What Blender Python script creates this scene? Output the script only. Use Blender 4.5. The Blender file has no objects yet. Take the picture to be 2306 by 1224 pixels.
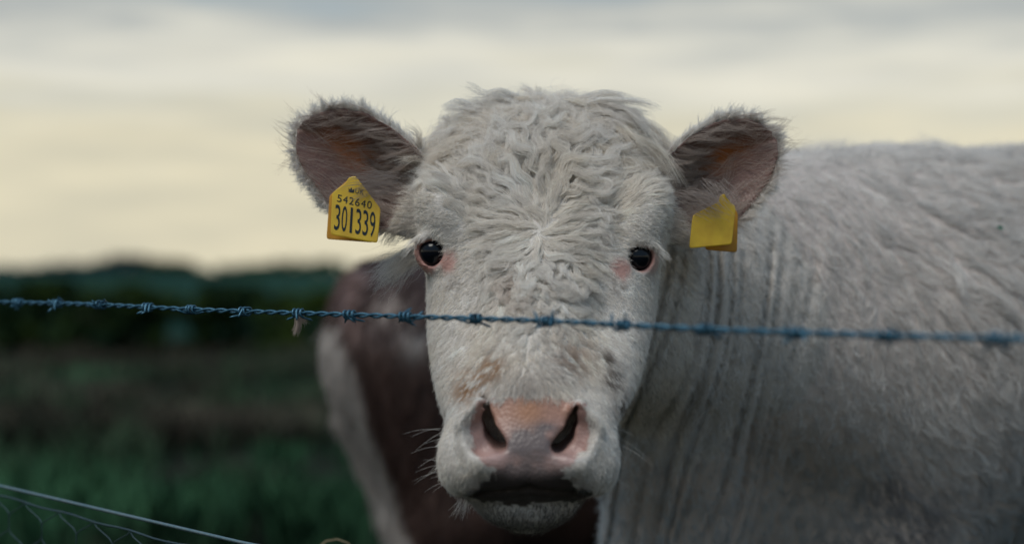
import bpy, math
import numpy as np
from mathutils import Vector
from mathutils.kdtree import KDTree

R = math.radians
scene = bpy.context.scene
COL = scene.collection
rng = np.random.default_rng(11)

# ------------------------------------------------------------------ camera
FPX, CX, HY, CAMZ = 3523.0, 1153.0, 640.0, 1.05      # photo pixels; horizon row; eye height
cam_d = bpy.data.cameras.new('camera'); cam = bpy.data.objects.new('camera', cam_d); COL.objects.link(cam)
cam.location = (0, 0, CAMZ); cam.rotation_euler = (R(90), 0, 0)
cam_d.sensor_width = 36.0; cam_d.lens = 36.0 * FPX / 2306.0
cam_d.shift_y = 28.0 / 2306.0
cam_d.clip_start = 0.02; cam_d.clip_end = 4000
cam_d.dof.use_dof = True; cam_d.dof.focus_distance = 1.59; cam_d.dof.aperture_fstop = 2.15
scene.camera = cam

# ------------------------------------------------------------------ sky, sun, exposure
SUN_EL, SUN_AZ = R(60), R(-140)        # azimuth from +Y (view direction) towards +X
world = bpy.data.worlds.new('World'); scene.world = world; world.use_nodes = True
nt = world.node_tree; nt.nodes.clear()
N = nt.nodes.new; L = nt.links.new
def nmath(nt_, op, a, b=None, clamp=False):
    n = nt_.nodes.new('ShaderNodeMath'); n.operation = op; n.use_clamp = clamp
    for i, v in enumerate((a, b)):
        if v is None: continue
        if isinstance(v, (int, float)): n.inputs[i].default_value = v
        else: nt_.links.new(v, n.inputs[i])
    return n.outputs[0]
def nmix(nt_, f, a, b, mode='MIX'):
    n = nt_.nodes.new('ShaderNodeMix'); n.data_type = 'RGBA'; n.blend_type = mode
    for s, v in ((n.inputs[0], f), (n.inputs[6], a), (n.inputs[7], b)):
        if isinstance(v, (int, float)): s.default_value = v
        elif isinstance(v, tuple): s.default_value = (*v, 1)
        else: nt_.links.new(v, s)
    return n.outputs[2]
def nramp(nt_, f, stops, interp='LINEAR'):
    n = nt_.nodes.new('ShaderNodeValToRGB'); n.color_ramp.interpolation = interp
    e = n.color_ramp.elements
    while len(e) < len(stops): e.new(0.5)
    for el, (p, c) in zip(e, stops):
        el.position = p; el.color = (*c, 1) if isinstance(c, tuple) else (c, c, c, 1)
    nt_.links.new(f, n.inputs[0]); return n.outputs[0]
sky = N('ShaderNodeTexSky'); sky.sky_type = 'NISHITA'; sky.sun_disc = False
sky.sun_elevation = SUN_EL; sky.sun_rotation = SUN_AZ
tc = N('ShaderNodeTexCoord')
sep = N('ShaderNodeSeparateXYZ'); L(tc.outputs['Generated'], sep.inputs[0])
mp = N('ShaderNodeMapping'); mp.inputs['Scale'].default_value = (3.6, 3.6, 34.0); mp.inputs['Location'].default_value = (3.1, 0.4, 1.7)
L(tc.outputs['Generated'], mp.inputs[0])
cn = N('ShaderNodeTexNoise'); cn.inputs['Scale'].default_value = 1.6; cn.inputs['Detail'].default_value = 5; cn.inputs['Roughness'].default_value = 0.55
L(mp.outputs[0], cn.inputs[0])
band = nmath(nt, 'ADD', nmath(nt, 'MULTIPLY', nmath(nt, 'SUBTRACT', nmath(nt, 'ABSOLUTE', sep.outputs[2]), 0.085), 8.2), nmath(nt, 'MULTIPLY', nmath(nt, 'SUBTRACT', cn.outputs[0], 0.5), 0.95))
cloud = nramp(nt, band, [(0.0, (0.80, 0.735, 0.545)), (0.20, (0.78, 0.745, 0.60)), (0.40, (0.84, 0.81, 0.69)), (0.54, (0.76, 0.745, 0.65)), (0.70, (0.52, 0.54, 0.515)), (0.84, (0.40, 0.46, 0.48)), (1.0, (0.26, 0.40, 0.55))])
mp2 = N('ShaderNodeMapping'); mp2.inputs['Scale'].default_value = (9.0, 9.0, 60.0); L(tc.outputs['Generated'], mp2.inputs[0])
cn2 = N('ShaderNodeTexNoise'); cn2.inputs['Scale'].default_value = 1.0; cn2.inputs['Detail'].default_value = 4; L(mp2.outputs[0], cn2.inputs[0])
cloud = nmix(nt, 1.0, cloud, nramp(nt, cn2.outputs[0], [(0.30, (0.86, 0.875, 0.90)), (0.70, (1.08, 1.07, 1.05))]), 'MULTIPLY')
bgc = N('ShaderNodeBackground'); L(cloud, bgc.inputs[0]); bgc.inputs[1].default_value = 1.0
bgs = N('ShaderNodeBackground'); L(sky.outputs[0], bgs.inputs[0]); bgs.inputs[1].default_value = 0.05
mx = N('ShaderNodeMixShader'); mx.inputs[0].default_value = 0.88
L(bgs.outputs[0], mx.inputs[1]); L(bgc.outputs[0], mx.inputs[2])
wo = N('ShaderNodeOutputWorld'); L(mx.outputs[0], wo.inputs[0])
sun_d = bpy.data.lights.new('sun', 'SUN'); sun = bpy.data.objects.new('sun', sun_d); COL.objects.link(sun)
sun_d.energy = 2.15; sun_d.angle = R(32); sun_d.color = (1.0, 0.955, 0.88)
sd = Vector((math.sin(SUN_AZ) * math.cos(SUN_EL), math.cos(SUN_AZ) * math.cos(SUN_EL), math.sin(SUN_EL)))
sun.rotation_euler = (-sd).to_track_quat('-Z', 'Y').to_euler()
scene.view_settings.view_transform = 'Standard'; scene.view_settings.look = 'None'
scene.view_settings.exposure = 0.0; scene.view_settings.gamma = 1.0
scene.view_settings.use_curve_mapping = False
scene.cycles.use_denoising = True
scene.cycles.max_bounces = 8; scene.cycles.diffuse_bounces = 5; scene.cycles.transmission_bounces = 6

# ------------------------------------------------------------------ helpers
def P(px, py, Y):
    return np.array(((px - CX) / FPX * Y, Y, CAMZ - (py - HY) / FPX * Y))
def PX(p):
    p = np.asarray(p); return CX + FPX * p[..., 0] / p[..., 1], HY + FPX * (CAMZ - p[..., 2]) / p[..., 1]
def sstep(a, b, x):
    t = np.clip((x - a) / (b - a), 0, 1); return t * t * (3 - 2 * t)
def unit(v): return v / np.maximum(np.linalg.norm(v, axis=-1, keepdims=True), 1e-9)
def vnoise(p, scale, seed=0):
    """smooth value noise in -1..1 at points p (n,3)"""
    q = np.asarray(p, dtype=np.float64) * scale + 100.0 + seed * 17.31
    i = np.floor(q).astype(np.int64); f = q - i; f = f * f * (3 - 2 * f)
    out = np.zeros(len(q))
    for dx in (0, 1):
        for dy in (0, 1):
            for dz in (0, 1):
                h = ((i[:, 0] + dx) * 374761393 + (i[:, 1] + dy) * 668265263 + (i[:, 2] + dz) * 2147483647 + seed * 144665) & 0xffffffff
                h = (((h ^ (h >> 13)) * 1274126177) & 0xffffffff); h = (h ^ (h >> 16)) & 0xffff
                w = (f[:, 0] if dx else 1 - f[:, 0]) * (f[:, 1] if dy else 1 - f[:, 1]) * (f[:, 2] if dz else 1 - f[:, 2])
                out += w * (h / 32767.5 - 1)
    return out
def tag(o, label=None, cat=None, group=None, kind=None):
    for k, v in (('label', label), ('category', cat), ('group', group), ('kind', kind)):
        if v: o[k] = v
    return o
def link(name, data, parent=None, mat=None):
    o = bpy.data.objects.new(name, data); COL.objects.link(o)
    if parent is not None: o.parent = parent
    if mat is not None: data.materials.append(mat)
    return o
def empty(name, loc=(0, 0, 0)):
    o = bpy.data.objects.new(name, None); COL.objects.link(o); o.location = loc; o.empty_display_size = 0.1
    return o
def mesh_np(name, v, f, smooth=True):
    """v (n,3); f list of faces or (m,k) array"""
    me = bpy.data.meshes.new(name)
    if isinstance(f, np.ndarray):
        m, k = f.shape
        me.vertices.add(len(v)); me.vertices.foreach_set('co', np.ascontiguousarray(v, dtype=np.float32).ravel())
        me.loops.add(m * k); me.loops.foreach_set('vertex_index', f.astype(np.int32).ravel())
        me.polygons.add(m); me.polygons.foreach_set('loop_start', (np.arange(m) * k).astype(np.int32))
        me.update(calc_edges=True); me.validate()
    else:
        me.from_pydata([tuple(p) for p in v], [], f)
    if smooth: me.polygons.foreach_set('use_smooth', np.ones(len(me.polygons), dtype=bool))
    me.update()
    return me
def tube(path, rad, sides=8, cap=True):
    path = np.asarray(path, float); n = len(path)
    rad = np.broadcast_to(np.asarray(rad, float), (n,))
    t = unit(np.gradient(path, axis=0))
    ref = np.array((0.0, 0.0, 1.0)) if abs(t[0][2]) < 0.9 else np.array((1.0, 0, 0))
    a = unit(np.cross(t[0], ref)); A = np.zeros((n, 3))
    for i in range(n):
        a = a - t[i] * np.dot(a, t[i]); a = a / max(np.linalg.norm(a), 1e-9); A[i] = a
    B = np.cross(t, A)
    ang = np.linspace(0, 2 * np.pi, sides, endpoint=False)
    v = path[:, None] + rad[:, None, None] * (np.cos(ang)[None, :, None] * A[:, None] + np.sin(ang)[None, :, None] * B[:, None])
    v = v.reshape(-1, 3); f = []
    for i in range(n - 1):
        for j in range(sides):
            k = (j + 1) % sides
            f.append((i * sides + j, i * sides + k, (i + 1) * sides + k, (i + 1) * sides + j))
    if cap:
        f.append(tuple(range(sides))[::-1]); f.append(tuple((n - 1) * sides + j for j in range(sides)))
    return v, f
def merge(parts):
    V, Fc, o = [], [], 0
    for v, f in parts:
        V.append(v); Fc += [tuple(i + o for i in q) for q in f]; o += len(v)
    return np.concatenate(V), Fc

# ------------------------------------------------------------------ materials
def mat(name):
    m = bpy.data.materials.new(name); m.use_nodes = True
    return m, m.node_tree, m.node_tree.nodes['Principled BSDF']
def setc(b, c, rough=0.6, spec=0.4, metal=0.0):
    b.inputs['Base Color'].default_value = (*c, 1); b.inputs['Roughness'].default_value = rough
    b.inputs['Specular IOR Level'].default_value = spec; b.inputs['Metallic'].default_value = metal
def noise_mat(name, c1, c2, scale, rough=0.7, spec=0.3, metal=0.0, bump=0.0, detail=5, mid=(0.35, 0.65)):
    m, t, b = mat(name); setc(b, c1, rough, spec, metal)
    co = t.nodes.new('ShaderNodeTexCoord'); n = t.nodes.new('ShaderNodeTexNoise')
    n.inputs['Scale'].default_value = scale; n.inputs['Detail'].default_value = detail
    t.links.new(co.outputs['Object'], n.inputs[0])
    t.links.new(nramp(t, n.outputs[0], [(mid[0], c1), (mid[1], c2)]), b.inputs['Base Color'])
    if bump:
        bp = t.nodes.new('ShaderNodeBump'); bp.inputs['Strength'].default_value = bump; bp.inputs['Distance'].default_value = 0.002
        t.links.new(n.outputs[0], bp.inputs['Height']); t.links.new(bp.outputs[0], b.inputs['Normal'])
    return m
def hair_mat(name, trans=0.36, rough=0.55, spec=0.25):
    m, t, b = mat(name); setc(b, (0.6, 0.57, 0.52), rough, spec)
    a = t.nodes.new('ShaderNodeAttribute'); a.attribute_name = 'tint'
    t.links.new(a.outputs['Color'], b.inputs['Base Color'])
    tr = t.nodes.new('ShaderNodeBsdfTranslucent'); t.links.new(a.outputs['Color'], tr.inputs[0])
    x = t.nodes.new('ShaderNodeMixShader'); x.inputs[0].default_value = trans
    t.links.new(b.outputs[0], x.inputs[1]); t.links.new(tr.outputs[0], x.inputs[2])
    t.links.new(x.outputs[0], t.nodes['Material Output'].inputs[0])
    return m
def attr_mat(name, attr, rough=0.6, spec=0.3, bump_scale=0, bump=0.3):
    m, t, b = mat(name); setc(b, (0.5, 0.5, 0.5), rough, spec)
    a = t.nodes.new('ShaderNodeAttribute'); a.attribute_name = attr
    t.links.new(a.outputs['Color'], b.inputs['Base Color'])
    if bump_scale:
        co = t.nodes.new('ShaderNodeTexCoord'); n = t.nodes.new('ShaderNodeTexVoronoi'); n.inputs['Scale'].default_value = bump_scale
        t.links.new(co.outputs['Object'], n.inputs[0])
        bp = t.nodes.new('ShaderNodeBump'); bp.inputs['Strength'].default_value = bump; bp.inputs['Distance'].default_value = 0.0015
        t.links.new(n.outputs['Distance'], bp.inputs['Height']); t.links.new(bp.outputs[0], b.inputs['Normal'])
    return m
M_hair = hair_mat('coat_hair'); M_skin = attr_mat('hide', 'skin', 0.40, 0.45, 300, 0.28)
M_wire = noise_mat('galvanised_wire', (0.018, 0.085, 0.14), (0.06, 0.15, 0.215), 420, 0.42, 0.5, 0.55)
M_wire2 = noise_mat('line_wire', (0.10, 0.17, 0.20), (0.17, 0.22, 0.24), 300, 0.4, 0.5, 0.55)
M_net = noise_mat('netting_wire', (0.025, 0.05, 0.065), (0.045, 0.075, 0.09), 300, 0.5, 0.4, 0.5)
M_post = noise_mat('weathered_post', (0.10, 0.085, 0.065), (0.21, 0.19, 0.16), 14, 0.85, 0.2, 0, 0.4)
M_eye, t_, b_ = mat('eyeball'); setc(b_, (0.004, 0.005, 0.008), 0.16, 0.28)
M_tag = noise_mat('tag_plastic', (0.60, 0.40, 0.025), (0.50, 0.31, 0.02), 60, 0.42, 0.45, 0, 0.1)
M_tag2 = noise_mat('tag_plastic_back', (0.50, 0.24, 0.012), (0.40, 0.18, 0.01), 60, 0.5, 0.4)
M_ink, t_, b_ = mat('tag_ink'); setc(b_, (0.012, 0.022, 0.03), 0.6, 0.2)
M_ground = noise_mat('pasture', (0.010, 0.018, 0.014), (0.024, 0.024, 0.020), 0.9, 0.95, 0.0, 0, 0, 8)
M_hill = noise_mat('hill_grass', (0.014, 0.040, 0.036), (0.022, 0.048, 0.034), 0.05, 0.95, 0.0, 0, 0, 8)
M_grass = attr_mat('grass_blades', 'tint', 0.9, 0.04)
M_leaf = attr_mat('leaves', 'tint', 0.85, 0.06)
M_bark = noise_mat('bark', (0.05, 0.04, 0.03), (0.09, 0.075, 0.055), 8, 0.9, 0.2)

# ------------------------------------------------------------------ signed-distance sculpting on a rectilinear grid
def axis(*segs):
    out = []
    for a, b, h in segs: out.append(np.arange(a, b - h * 0.01, h))
    out.append(np.array([segs[-1][1]])); return np.concatenate(out).astype(np.float32)
class Field:
    def __init__(s, xs, ys, zs):
        s.xs, s.ys, s.zs = xs, ys, zs
        s.F = np.full((len(xs), len(ys), len(zs)), 1.0, np.float32)
    def block(s, lo, hi):
        sl = []
        for a, l, h in ((s.xs, lo[0], hi[0]), (s.ys, lo[1], hi[1]), (s.zs, lo[2], hi[2])):
            i, j = np.searchsorted(a, l), np.searchsorted(a, h, 'right'); sl.append(slice(max(i - 1, 0), min(j + 1, len(a))))
        X = s.xs[sl[0]][:, None, None]; Y = s.ys[sl[1]][None, :, None]; Z = s.zs[sl[2]][None, None, :]
        return tuple(sl), X, Y, Z
    def op(s, lo, hi, fn, k=0.02, mode='add'):
        sl, X, Y, Z = s.block(lo, hi)
        if 0 in s.F[sl].shape: return
        d = fn(X, Y, Z).astype(np.float32); a = s.F[sl]
        if mode == 'add':
            h = np.clip(0.5 + 0.5 * (a - d) / k, 0, 1); s.F[sl] = a + (d - a) * h - k * h * (1 - h)
        elif mode == 'sub':
            h = np.clip(0.5 - 0.5 * (a + d) / k, 0, 1); s.F[sl] = a + (-d - a) * h + k * h * (1 - h)
        elif mode == 'off': s.F[sl] = a + d
    def ell(s, c, r, k=0.02, mode='add', rz=0.0, pad=None):
        c = np.asarray(c, float); r = np.asarray(r, float); m = r.max() + (pad or 2.2 * k)
        cs, sn = math.cos(rz), math.sin(rz)
        def fn(X, Y, Z):
            x, y, z = X - c[0], Y - c[1], Z - c[2]
            xx = cs * x + sn * z; zz = -sn * x + cs * z
            q = np.sqrt((xx / r[0]) ** 2 + (y / r[1]) ** 2 + (zz / r[2]) ** 2)
            g = np.sqrt((xx / r[0] ** 2) ** 2 + (y / r[1] ** 2) ** 2 + (zz / r[2] ** 2) ** 2)
            return q * (q - 1) / np.maximum(g, 1e-6)
        s.op(c - m, c + m, fn, k, mode)
    def cone(s, a, b, ra, rb, k=0.03, mode='add', sq=(1, 1, 1)):
        a = np.asarray(a, float); b = np.asarray(b, float); m = max(ra, rb) * 1.4 + 2.2 * k
        ab = b - a; L2 = float(ab @ ab)
        def fn(X, Y, Z):
            t = np.clip(((X - a[0]) * ab[0] + (Y - a[1]) * ab[1] + (Z - a[2]) * ab[2]) / L2, 0, 1)
            t2 = t * t * (3 - 2 * t)
            return np.sqrt(((X - a[0] - t * ab[0]) * sq[0]) ** 2 + ((Y - a[1] - t * ab[1]) * sq[1]) ** 2 + ((Z - a[2] - t * ab[2]) * sq[2]) ** 2) - (ra + (rb - ra) * t2)
        s.op(np.minimum(a, b) - m, np.maximum(a, b) + m, fn, k, mode)
    def chain(s, pts, rad, k=0.03, mode='add'):
        for i in range(len(pts) - 1): s.cone(pts[i], pts[i + 1], rad[i], rad[i + 1], k, mode)
    def mesh(s):
        F = s.F; S = F < 0
        c = [S[i:F.shape[0] - 1 + i, j:F.shape[1] - 1 + j, l:F.shape[2] - 1 + l] for i in (0, 1) for j in (0, 1) for l in (0, 1)]
        anyb = c[0].copy(); allb = c[0].copy()
        for q in c[1:]: anyb |= q; allb &= q
        act = anyb & ~allb
        ii, jj, ll = np.nonzero(act)
        idx = np.full(act.shape, -1, np.int64); idx[ii, jj, ll] = np.arange(len(ii))
        acc = np.zeros((len(ii), 3)); cnt = np.zeros(len(ii))
        corners = [(i, j, l) for i in (0, 1) for j in (0, 1) for l in (0, 1)]
        for a in corners:
            for ax in range(3):
                if a[ax]: continue
                b = list(a); b[ax] = 1
                fa = F[ii + a[0], jj + a[1], ll + a[2]].astype(float); fb = F[ii + b[0], jj + b[1], ll + b[2]].astype(float)
                cr = (fa < 0) != (fb < 0); t = np.where(cr, fa / np.where(cr, fa - fb, 1), 0)
                pa = np.stack((s.xs[ii + a[0]], s.ys[jj + a[1]], s.zs[ll + a[2]]), 1).astype(float)
                pb = np.stack((s.xs[ii + b[0]], s.ys[jj + b[1]], s.zs[ll + b[2]]), 1).astype(float)
                acc += np.where(cr[:, None], pa + (pb - pa) * t[:, None], 0); cnt += cr
        V = acc / cnt[:, None]
        Q = []
        for ax in range(3):
            sa = [slice(None)] * 3; sb = [slice(None)] * 3
            sa[ax] = slice(0, -1); sb[ax] = slice(1, None)
            A, B = S[tuple(sa)], S[tuple(sb)]
            o1, o2 = [(1, 2), (2, 0), (0, 1)][ax]
            i, j, l = np.nonzero(A != B); g = np.stack((i, j, l), 1)
            ok = (g[:, o1] > 0) & (g[:, o2] > 0) & (g[:, o1] < act.shape[o1]) & (g[:, o2] < act.shape[o2]); g = g[ok]
            def cell(d1, d2):
                h = g.copy(); h[:, o1] -= d1; h[:, o2] -= d2; return idx[h[:, 0], h[:, 1], h[:, 2]]
            q = np.stack((cell(1, 1), cell(0, 1), cell(0, 0), cell(1, 0)), 1)
            fl = ~A[g[:, 0], g[:, 1], g[:, 2]]
            q[fl] = q[fl][:, ::-1]; Q.append(q)
        Q = np.concatenate(Q); Q = Q[(Q >= 0).all(1)]
        return V, Q
def vert_normals(V, Q):
    n = np.cross(V[Q[:, 2]] - V[Q[:, 0]], V[Q[:, 3]] - V[Q[:, 1]]); Nn = np.zeros_like(V)
    for i in range(4): np.add.at(Nn, Q[:, i], n)
    return unit(Nn)
def relax(V, Q, it, w=0.5):
    for _ in range(it):
        A = np.zeros_like(V); c = np.zeros(len(V))
        for i in range(4):
            for j in ((i + 1) % 4, (i + 3) % 4):
                np.add.at(A, Q[:, i], V[Q[:, j]]); np.add.at(c, Q[:, i], 1)
        V = V * (1 - w) + A / np.maximum(c, 1)[:, None] * w
    return V

# ------------------------------------------------------------------ the ground and what stands far off
def ground_z(X, Y):
    Y = np.asarray(Y, float); X = np.asarray(X, float)
    p = np.stack((X.ravel(), Y.ravel(), np.zeros(X.size)), 1)
    near = (0.05 * vnoise(p, 0.9, 3) + 0.03 * vnoise(p, 2.3, 4)).reshape(X.shape)
    crest = 2.35 + 0.45 * vnoise(p * (0.02, 0.0, 1), 1.0, 8).reshape(X.shape) + 0.2 * np.sin(X * 0.09 + 0.6)
    hill = crest * sstep(32, 120, Y) - 4.5 * sstep(122, 170, Y) + 4.0 * sstep(200, 900, Y)
    return near * sstep(3.5, 5, np.hypot(X, Y)) * (1 - sstep(30, 60, Y)) + hill
def grid_mesh(name, xs, ys):
    X, Y = np.meshgrid(xs, ys, indexing='ij'); V = np.stack((X, Y, ground_z(X, Y)), -1).reshape(-1, 3)
    n, m = len(xs), len(ys); a = (np.arange(n - 1)[:, None] * m + np.arange(m - 1)[None]).ravel()
    return mesh_np(name, V, np.stack((a, a + m, a + m + 1, a + 1), 1))
xs = np.concatenate((-np.geomspace(1500, 26, 24), np.arange(-25, 25.1, 0.5), np.geomspace(26, 1500, 24)))
ys = np.concatenate((-np.geomspace(400, 13, 10), np.arange(-12, 40, 0.5), np.arange(40, 200, 4), np.geomspace(204, 3000, 20)))
g = link('ground', grid_mesh('ground', xs, ys[ys <= 32]), None, M_ground); g['kind'] = 'structure'
g = link('hill', grid_mesh('hill', xs, ys[ys >= 32]), None, M_hill); g['kind'] = 'structure'
def colour_attr(me, name, col, domain='POINT'):
    a = me.color_attributes.new(name, 'FLOAT_COLOR', domain)
    c = np.ones((len(col), 4), np.float32); c[:, :3] = col; a.data.foreach_set('color', c.ravel())

# rough pasture: tufts of blades
def grass():
    nt_ = 5200
    Y = 3.2 + 23 * rng.random(nt_) ** 1.25; X = (rng.random(nt_) * 2 - 1) * (2.0 + 0.42 * Y) - 0.6
    keep = ~((X > -0.7) & (Y < 3.9) & (X < 2.6)); X, Y = X[keep], Y[keep]
    p0 = np.stack((X, Y, ground_z(X, Y)), 1); n = len(p0); nb = 16
    patch = vnoise(p0, 0.55, 21); dry = vnoise(p0, 0.8, 22)
    h = np.repeat((0.13 + 0.10 * sstep(-0.2, 0.7, patch)), nb) * (0.5 + rng.random(n * nb))
    root = np.repeat(p0, nb, 0) + np.c_[rng.normal(0, 0.06, (n * nb, 2)), np.zeros(n * nb)]
    a = rng.random(n * nb) * 6.28; lean = 0.3 + 0.6 * rng.random(n * nb); w = 0.006 + 0.006 * rng.random(n * nb)
    d = np.c_[np.cos(a), np.sin(a), np.zeros(n * nb)]; s = np.c_[-np.sin(a), np.cos(a), np.zeros(n * nb)]
    up = np.array((0, 0, 1.0)); root[:, 2] -= 0.02
    midp = root + up * (h * 0.65)[:, None] + d * (h * lean * 0.3)[:, None]
    tip = root + up * h[:, None] + d * (h * lean)[:, None]
    V = np.stack((root - s * w[:, None], root + s * w[:, None], midp + s * w[:, None] * 0.8, midp - s * w[:, None] * 0.8, tip), 1).reshape(-1, 3)
    b = np.arange(n * nb) * 5
    T = np.concatenate((np.stack((b, b + 1, b + 2), 1), np.stack((b, b + 2, b + 3), 1), np.stack((b + 3, b + 2, b + 4), 1)))
    me = mesh_np('grass', V, T, False)
    gp_ = np.exp(-(((X + 0.95) / 0.75) ** 2 + ((Y - 6.4) / 2.2) ** 2)); f = np.clip(0.52 + 1.1 * np.repeat(dry - 1.5 * gp_ + 0.35 * sstep(9, 15, Y), nb) + rng.normal(0, 0.2, n * nb), 0, 1)[:, None]
    c = np.array((0.030, 0.080, 0.040)) * (1 - f) + np.array((0.062, 0.055, 0.042)) * f
    c = c * (0.6 + 0.7 * rng.random((n * nb, 1))) * np.clip(1 + 0.9 * np.repeat(vnoise(p0, 1.1, 23), nb), 0.35, 2)[:, None]
    colour_attr(me, 'tint', np.repeat(c, 5, 0))
    tag(link('pasture_grass', me, None, M_grass), 'rough dark green and brown pasture grass behind the cows', 'grass', kind='stuff')
grass()

def leaf_cloud(centers, size, per, leaf, cols, squash=0.8):
    n = len(centers); c = np.repeat(centers, per, 0); sz = np.repeat(size, per)
    d = unit(rng.normal(size=(n * per, 3))); r = rng.random(n * per) ** 0.4
    p = c + d * (r * sz)[:, None] * np.array((1, 1, squash))
    a = unit(rng.normal(size=(n * per, 3))); b = unit(np.cross(a, rng.normal(size=(n * per, 3))))
    l = leaf * (0.6 + 0.8 * rng.random(n * per))[:, None]
    V = np.stack((p - a * l, p + b * l * 0.45, p + a * l, p - b * l * 0.45), 1).reshape(-1, 3)
    Q = np.arange(n * per * 4).reshape(-1, 4)
    k = rng.random((n * per, 1)); cl = np.repeat(rng.random((n, 1)), per, 0)
    col = (np.array(cols[0]) * (1 - cl) + np.array(cols[1]) * cl) * (0.7 + 0.6 * k)
    return V, Q, np.repeat(col, 4, 0)
def shrub(name, label, cat, X, Y, width, top, cols, clumps, per, leaf, group=None, depth=None, bottom=None):
    gz = float(ground_z(np.array([X]), np.array([Y]))[0]); root = empty(name, (X, Y, gz)); H = top - gz
    tag(root, label, cat, group)
    lo = 0.12 if bottom is None else bottom
    u = rng.random(clumps); zz = lo + (1 - lo) * rng.random(clumps) ** 0.8
    env = np.sqrt(np.clip(1 - ((zz - 0.45) / 0.62) ** 2, 0.05, 1))
    ang = rng.random(clumps) * 6.28; rr = np.sqrt(rng.random(clumps))
    dp = depth or width
    cs = np.stack((np.cos(ang) * rr * env * width * 0.5, np.sin(ang) * rr * env * dp * 0.5, zz * H * 0.92), 1)
    sz = (0.10 + 0.08 * rng.random(clumps)) * min(width, H) * 1.3
    V, Q, col = leaf_cloud(cs, sz, per, leaf, cols)
    V[:, 2] = np.maximum(V[:, 2], 0.02)
    me = mesh_np('crown', V, Q, False); colour_attr(me, 'tint', col); link('crown', me, root, M_leaf)
    parts = [tube([(0, 0, -0.05), (0.02 * H, 0, H * 0.3), (-0.02 * H, 0.02, H * 0.75)], [0.035 * H, 0.025 * H, 0.008 * H], 7)]
    for k in range(6):
        a = k * 1.05 + 0.4; z0 = H * (0.18 + 0.07 * k)
        parts.append(tube([(0, 0, z0), (math.cos(a) * width * 0.2, math.sin(a) * dp * 0.2, z0 + H * 0.15), (math.cos(a) * width * 0.38, math.sin(a) * dp * 0.36, z0 + H * 0.25)], [0.014 * H, 0.009 * H, 0.003 * H], 5))
    v, f = merge(parts); link('trunk', mesh_np('trunk', v, f), root, M_bark)
    return root
dk = ((0.009, 0.026, 0.016), (0.032, 0.056, 0.012)); dk2 = ((0.018, 0.046, 0.022), (0.052, 0.080, 0.012)); bl = ((0.010, 0.026, 0.034), (0.014, 0.034, 0.042))  # bl: bluish leaves put distance haze into the far trees' colour
# hedge along the far side of the pasture
hx = np.arange(-13, 13.5, 1.45)
hn = ['first', 'second', 'third', 'fourth', 'fifth', 'sixth', 'seventh', 'eighth', 'ninth', 'tenth']
for k, X in enumerate(hx):
    Y = 23.6 + 0.5 * math.sin(k * 2.3); px = CX + FPX * X / Y
    top = 1.04 + 0.08 * math.sin(k * 1.7) + 0.06 * math.cos(k * 3.1)
    shrub('hedge_shrub', 'dark green hedge shrub in the row along the far edge of the pasture', 'shrub', X, Y, 2.0, top,
          dk2 if -4.0 < X < -1.0 else dk, 46, 110, 0.07, 'shrubs of the far hedge', 1.0, 0.02)
# trees on and beyond the rise
def ftree(px, top_py, Y, wpx, label, cols, per=70):
    X = (px - CX) / FPX * Y; top = CAMZ - (top_py - HY) / FPX * Y
    shrub('far_tree', label, 'tree', X, Y, wpx / FPX * Y, top, cols, 70, per + 20, 0.20, 'trees on the skyline', None, 0.15)
ftree(282, 576, 150, 170, 'bluish round tree on the skyline, tallest left of the brown cow', bl)
ftree(390, 587, 145, 170, 'low dark tree on the skyline just right of the tallest one', dk)
ftree(165, 592, 150, 210, 'low tree on the skyline left of the tallest one', bl)
ftree(560, 597, 130, 190, 'green tree on the skyline right of the dip in the hill', dk2)
ftree(690, 586, 128, 230, 'broad green tree on the skyline beside the brown cow', dk2)
ftree(50, 600, 155, 230, 'leftmost low tree on the skyline at the picture edge', bl)

# ------------------------------------------------------------------ the white cow: sculpted body
rows = [  # photo row, left, right edge, front / middle / back depth, squareness
    (244, 1140, 1300, 1.690, 1.72, 1.76, 2.2), (257, 1078, 1366, 1.674, 1.72, 1.80, 2.2), (285, 1026, 1424, 1.648, 1.71, 1.84, 2.3),
    (325, 999, 1451, 1.625, 1.70, 1.86, 2.4), (380, 990, 1454, 1.603, 1.69, 1.87, 2.6), (450, 972, 1476, 1.583, 1.68, 1.87, 2.8),
    (520, 962, 1484, 1.568, 1.67, 1.86, 2.8), (566, 960, 1486, 1.560, 1.66, 1.86, 2.7), (620, 963, 1482, 1.547, 1.65, 1.85, 2.4),
    (700, 964, 1474, 1.522, 1.63, 1.83, 2.1), (780, 968, 1458, 1.495, 1.60, 1.80, 2.05), (850, 978, 1440, 1.470, 1.57, 1.74, 2.1),
    (910, 991, 1415, 1.450, 1.54, 1.66, 2.3), (960, 1006, 1386, 1.438, 1.52, 1.60, 2.6), (1000, 1006, 1375, 1.430, 1.51, 1.58, 2.8),
    (1060, 1006, 1373, 1.428, 1.505, 1.58, 2.9), (1092, 1012, 1367, 1.436, 1.505, 1.58, 2.8), (1110, 1026, 1349, 1.452, 1.505, 1.58, 2.6),
    (1122, 1052, 1318, 1.466, 1.51, 1.58, 2.4), (1150, 1072, 1302, 1.466, 1.51, 1.58, 2.2), (1174, 1094, 1282, 1.472, 1.515, 1.57, 2.1), (1190, 1140, 1240, 1.49, 1.52, 1.55, 2.0)]
rt = []
for py, l, r, yf, yc, yb, n_ in rows:
    Ym = 0.5 * (yf + yc); z = CAMZ - (py - HY) / FPX * Ym
    rt.append((z, ((l + r) / 2 - CX) / FPX * yc, (r - l) / 2 / FPX * yc, yf, yc, yb, n_))
rt = np.array(rt[::-1])
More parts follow.
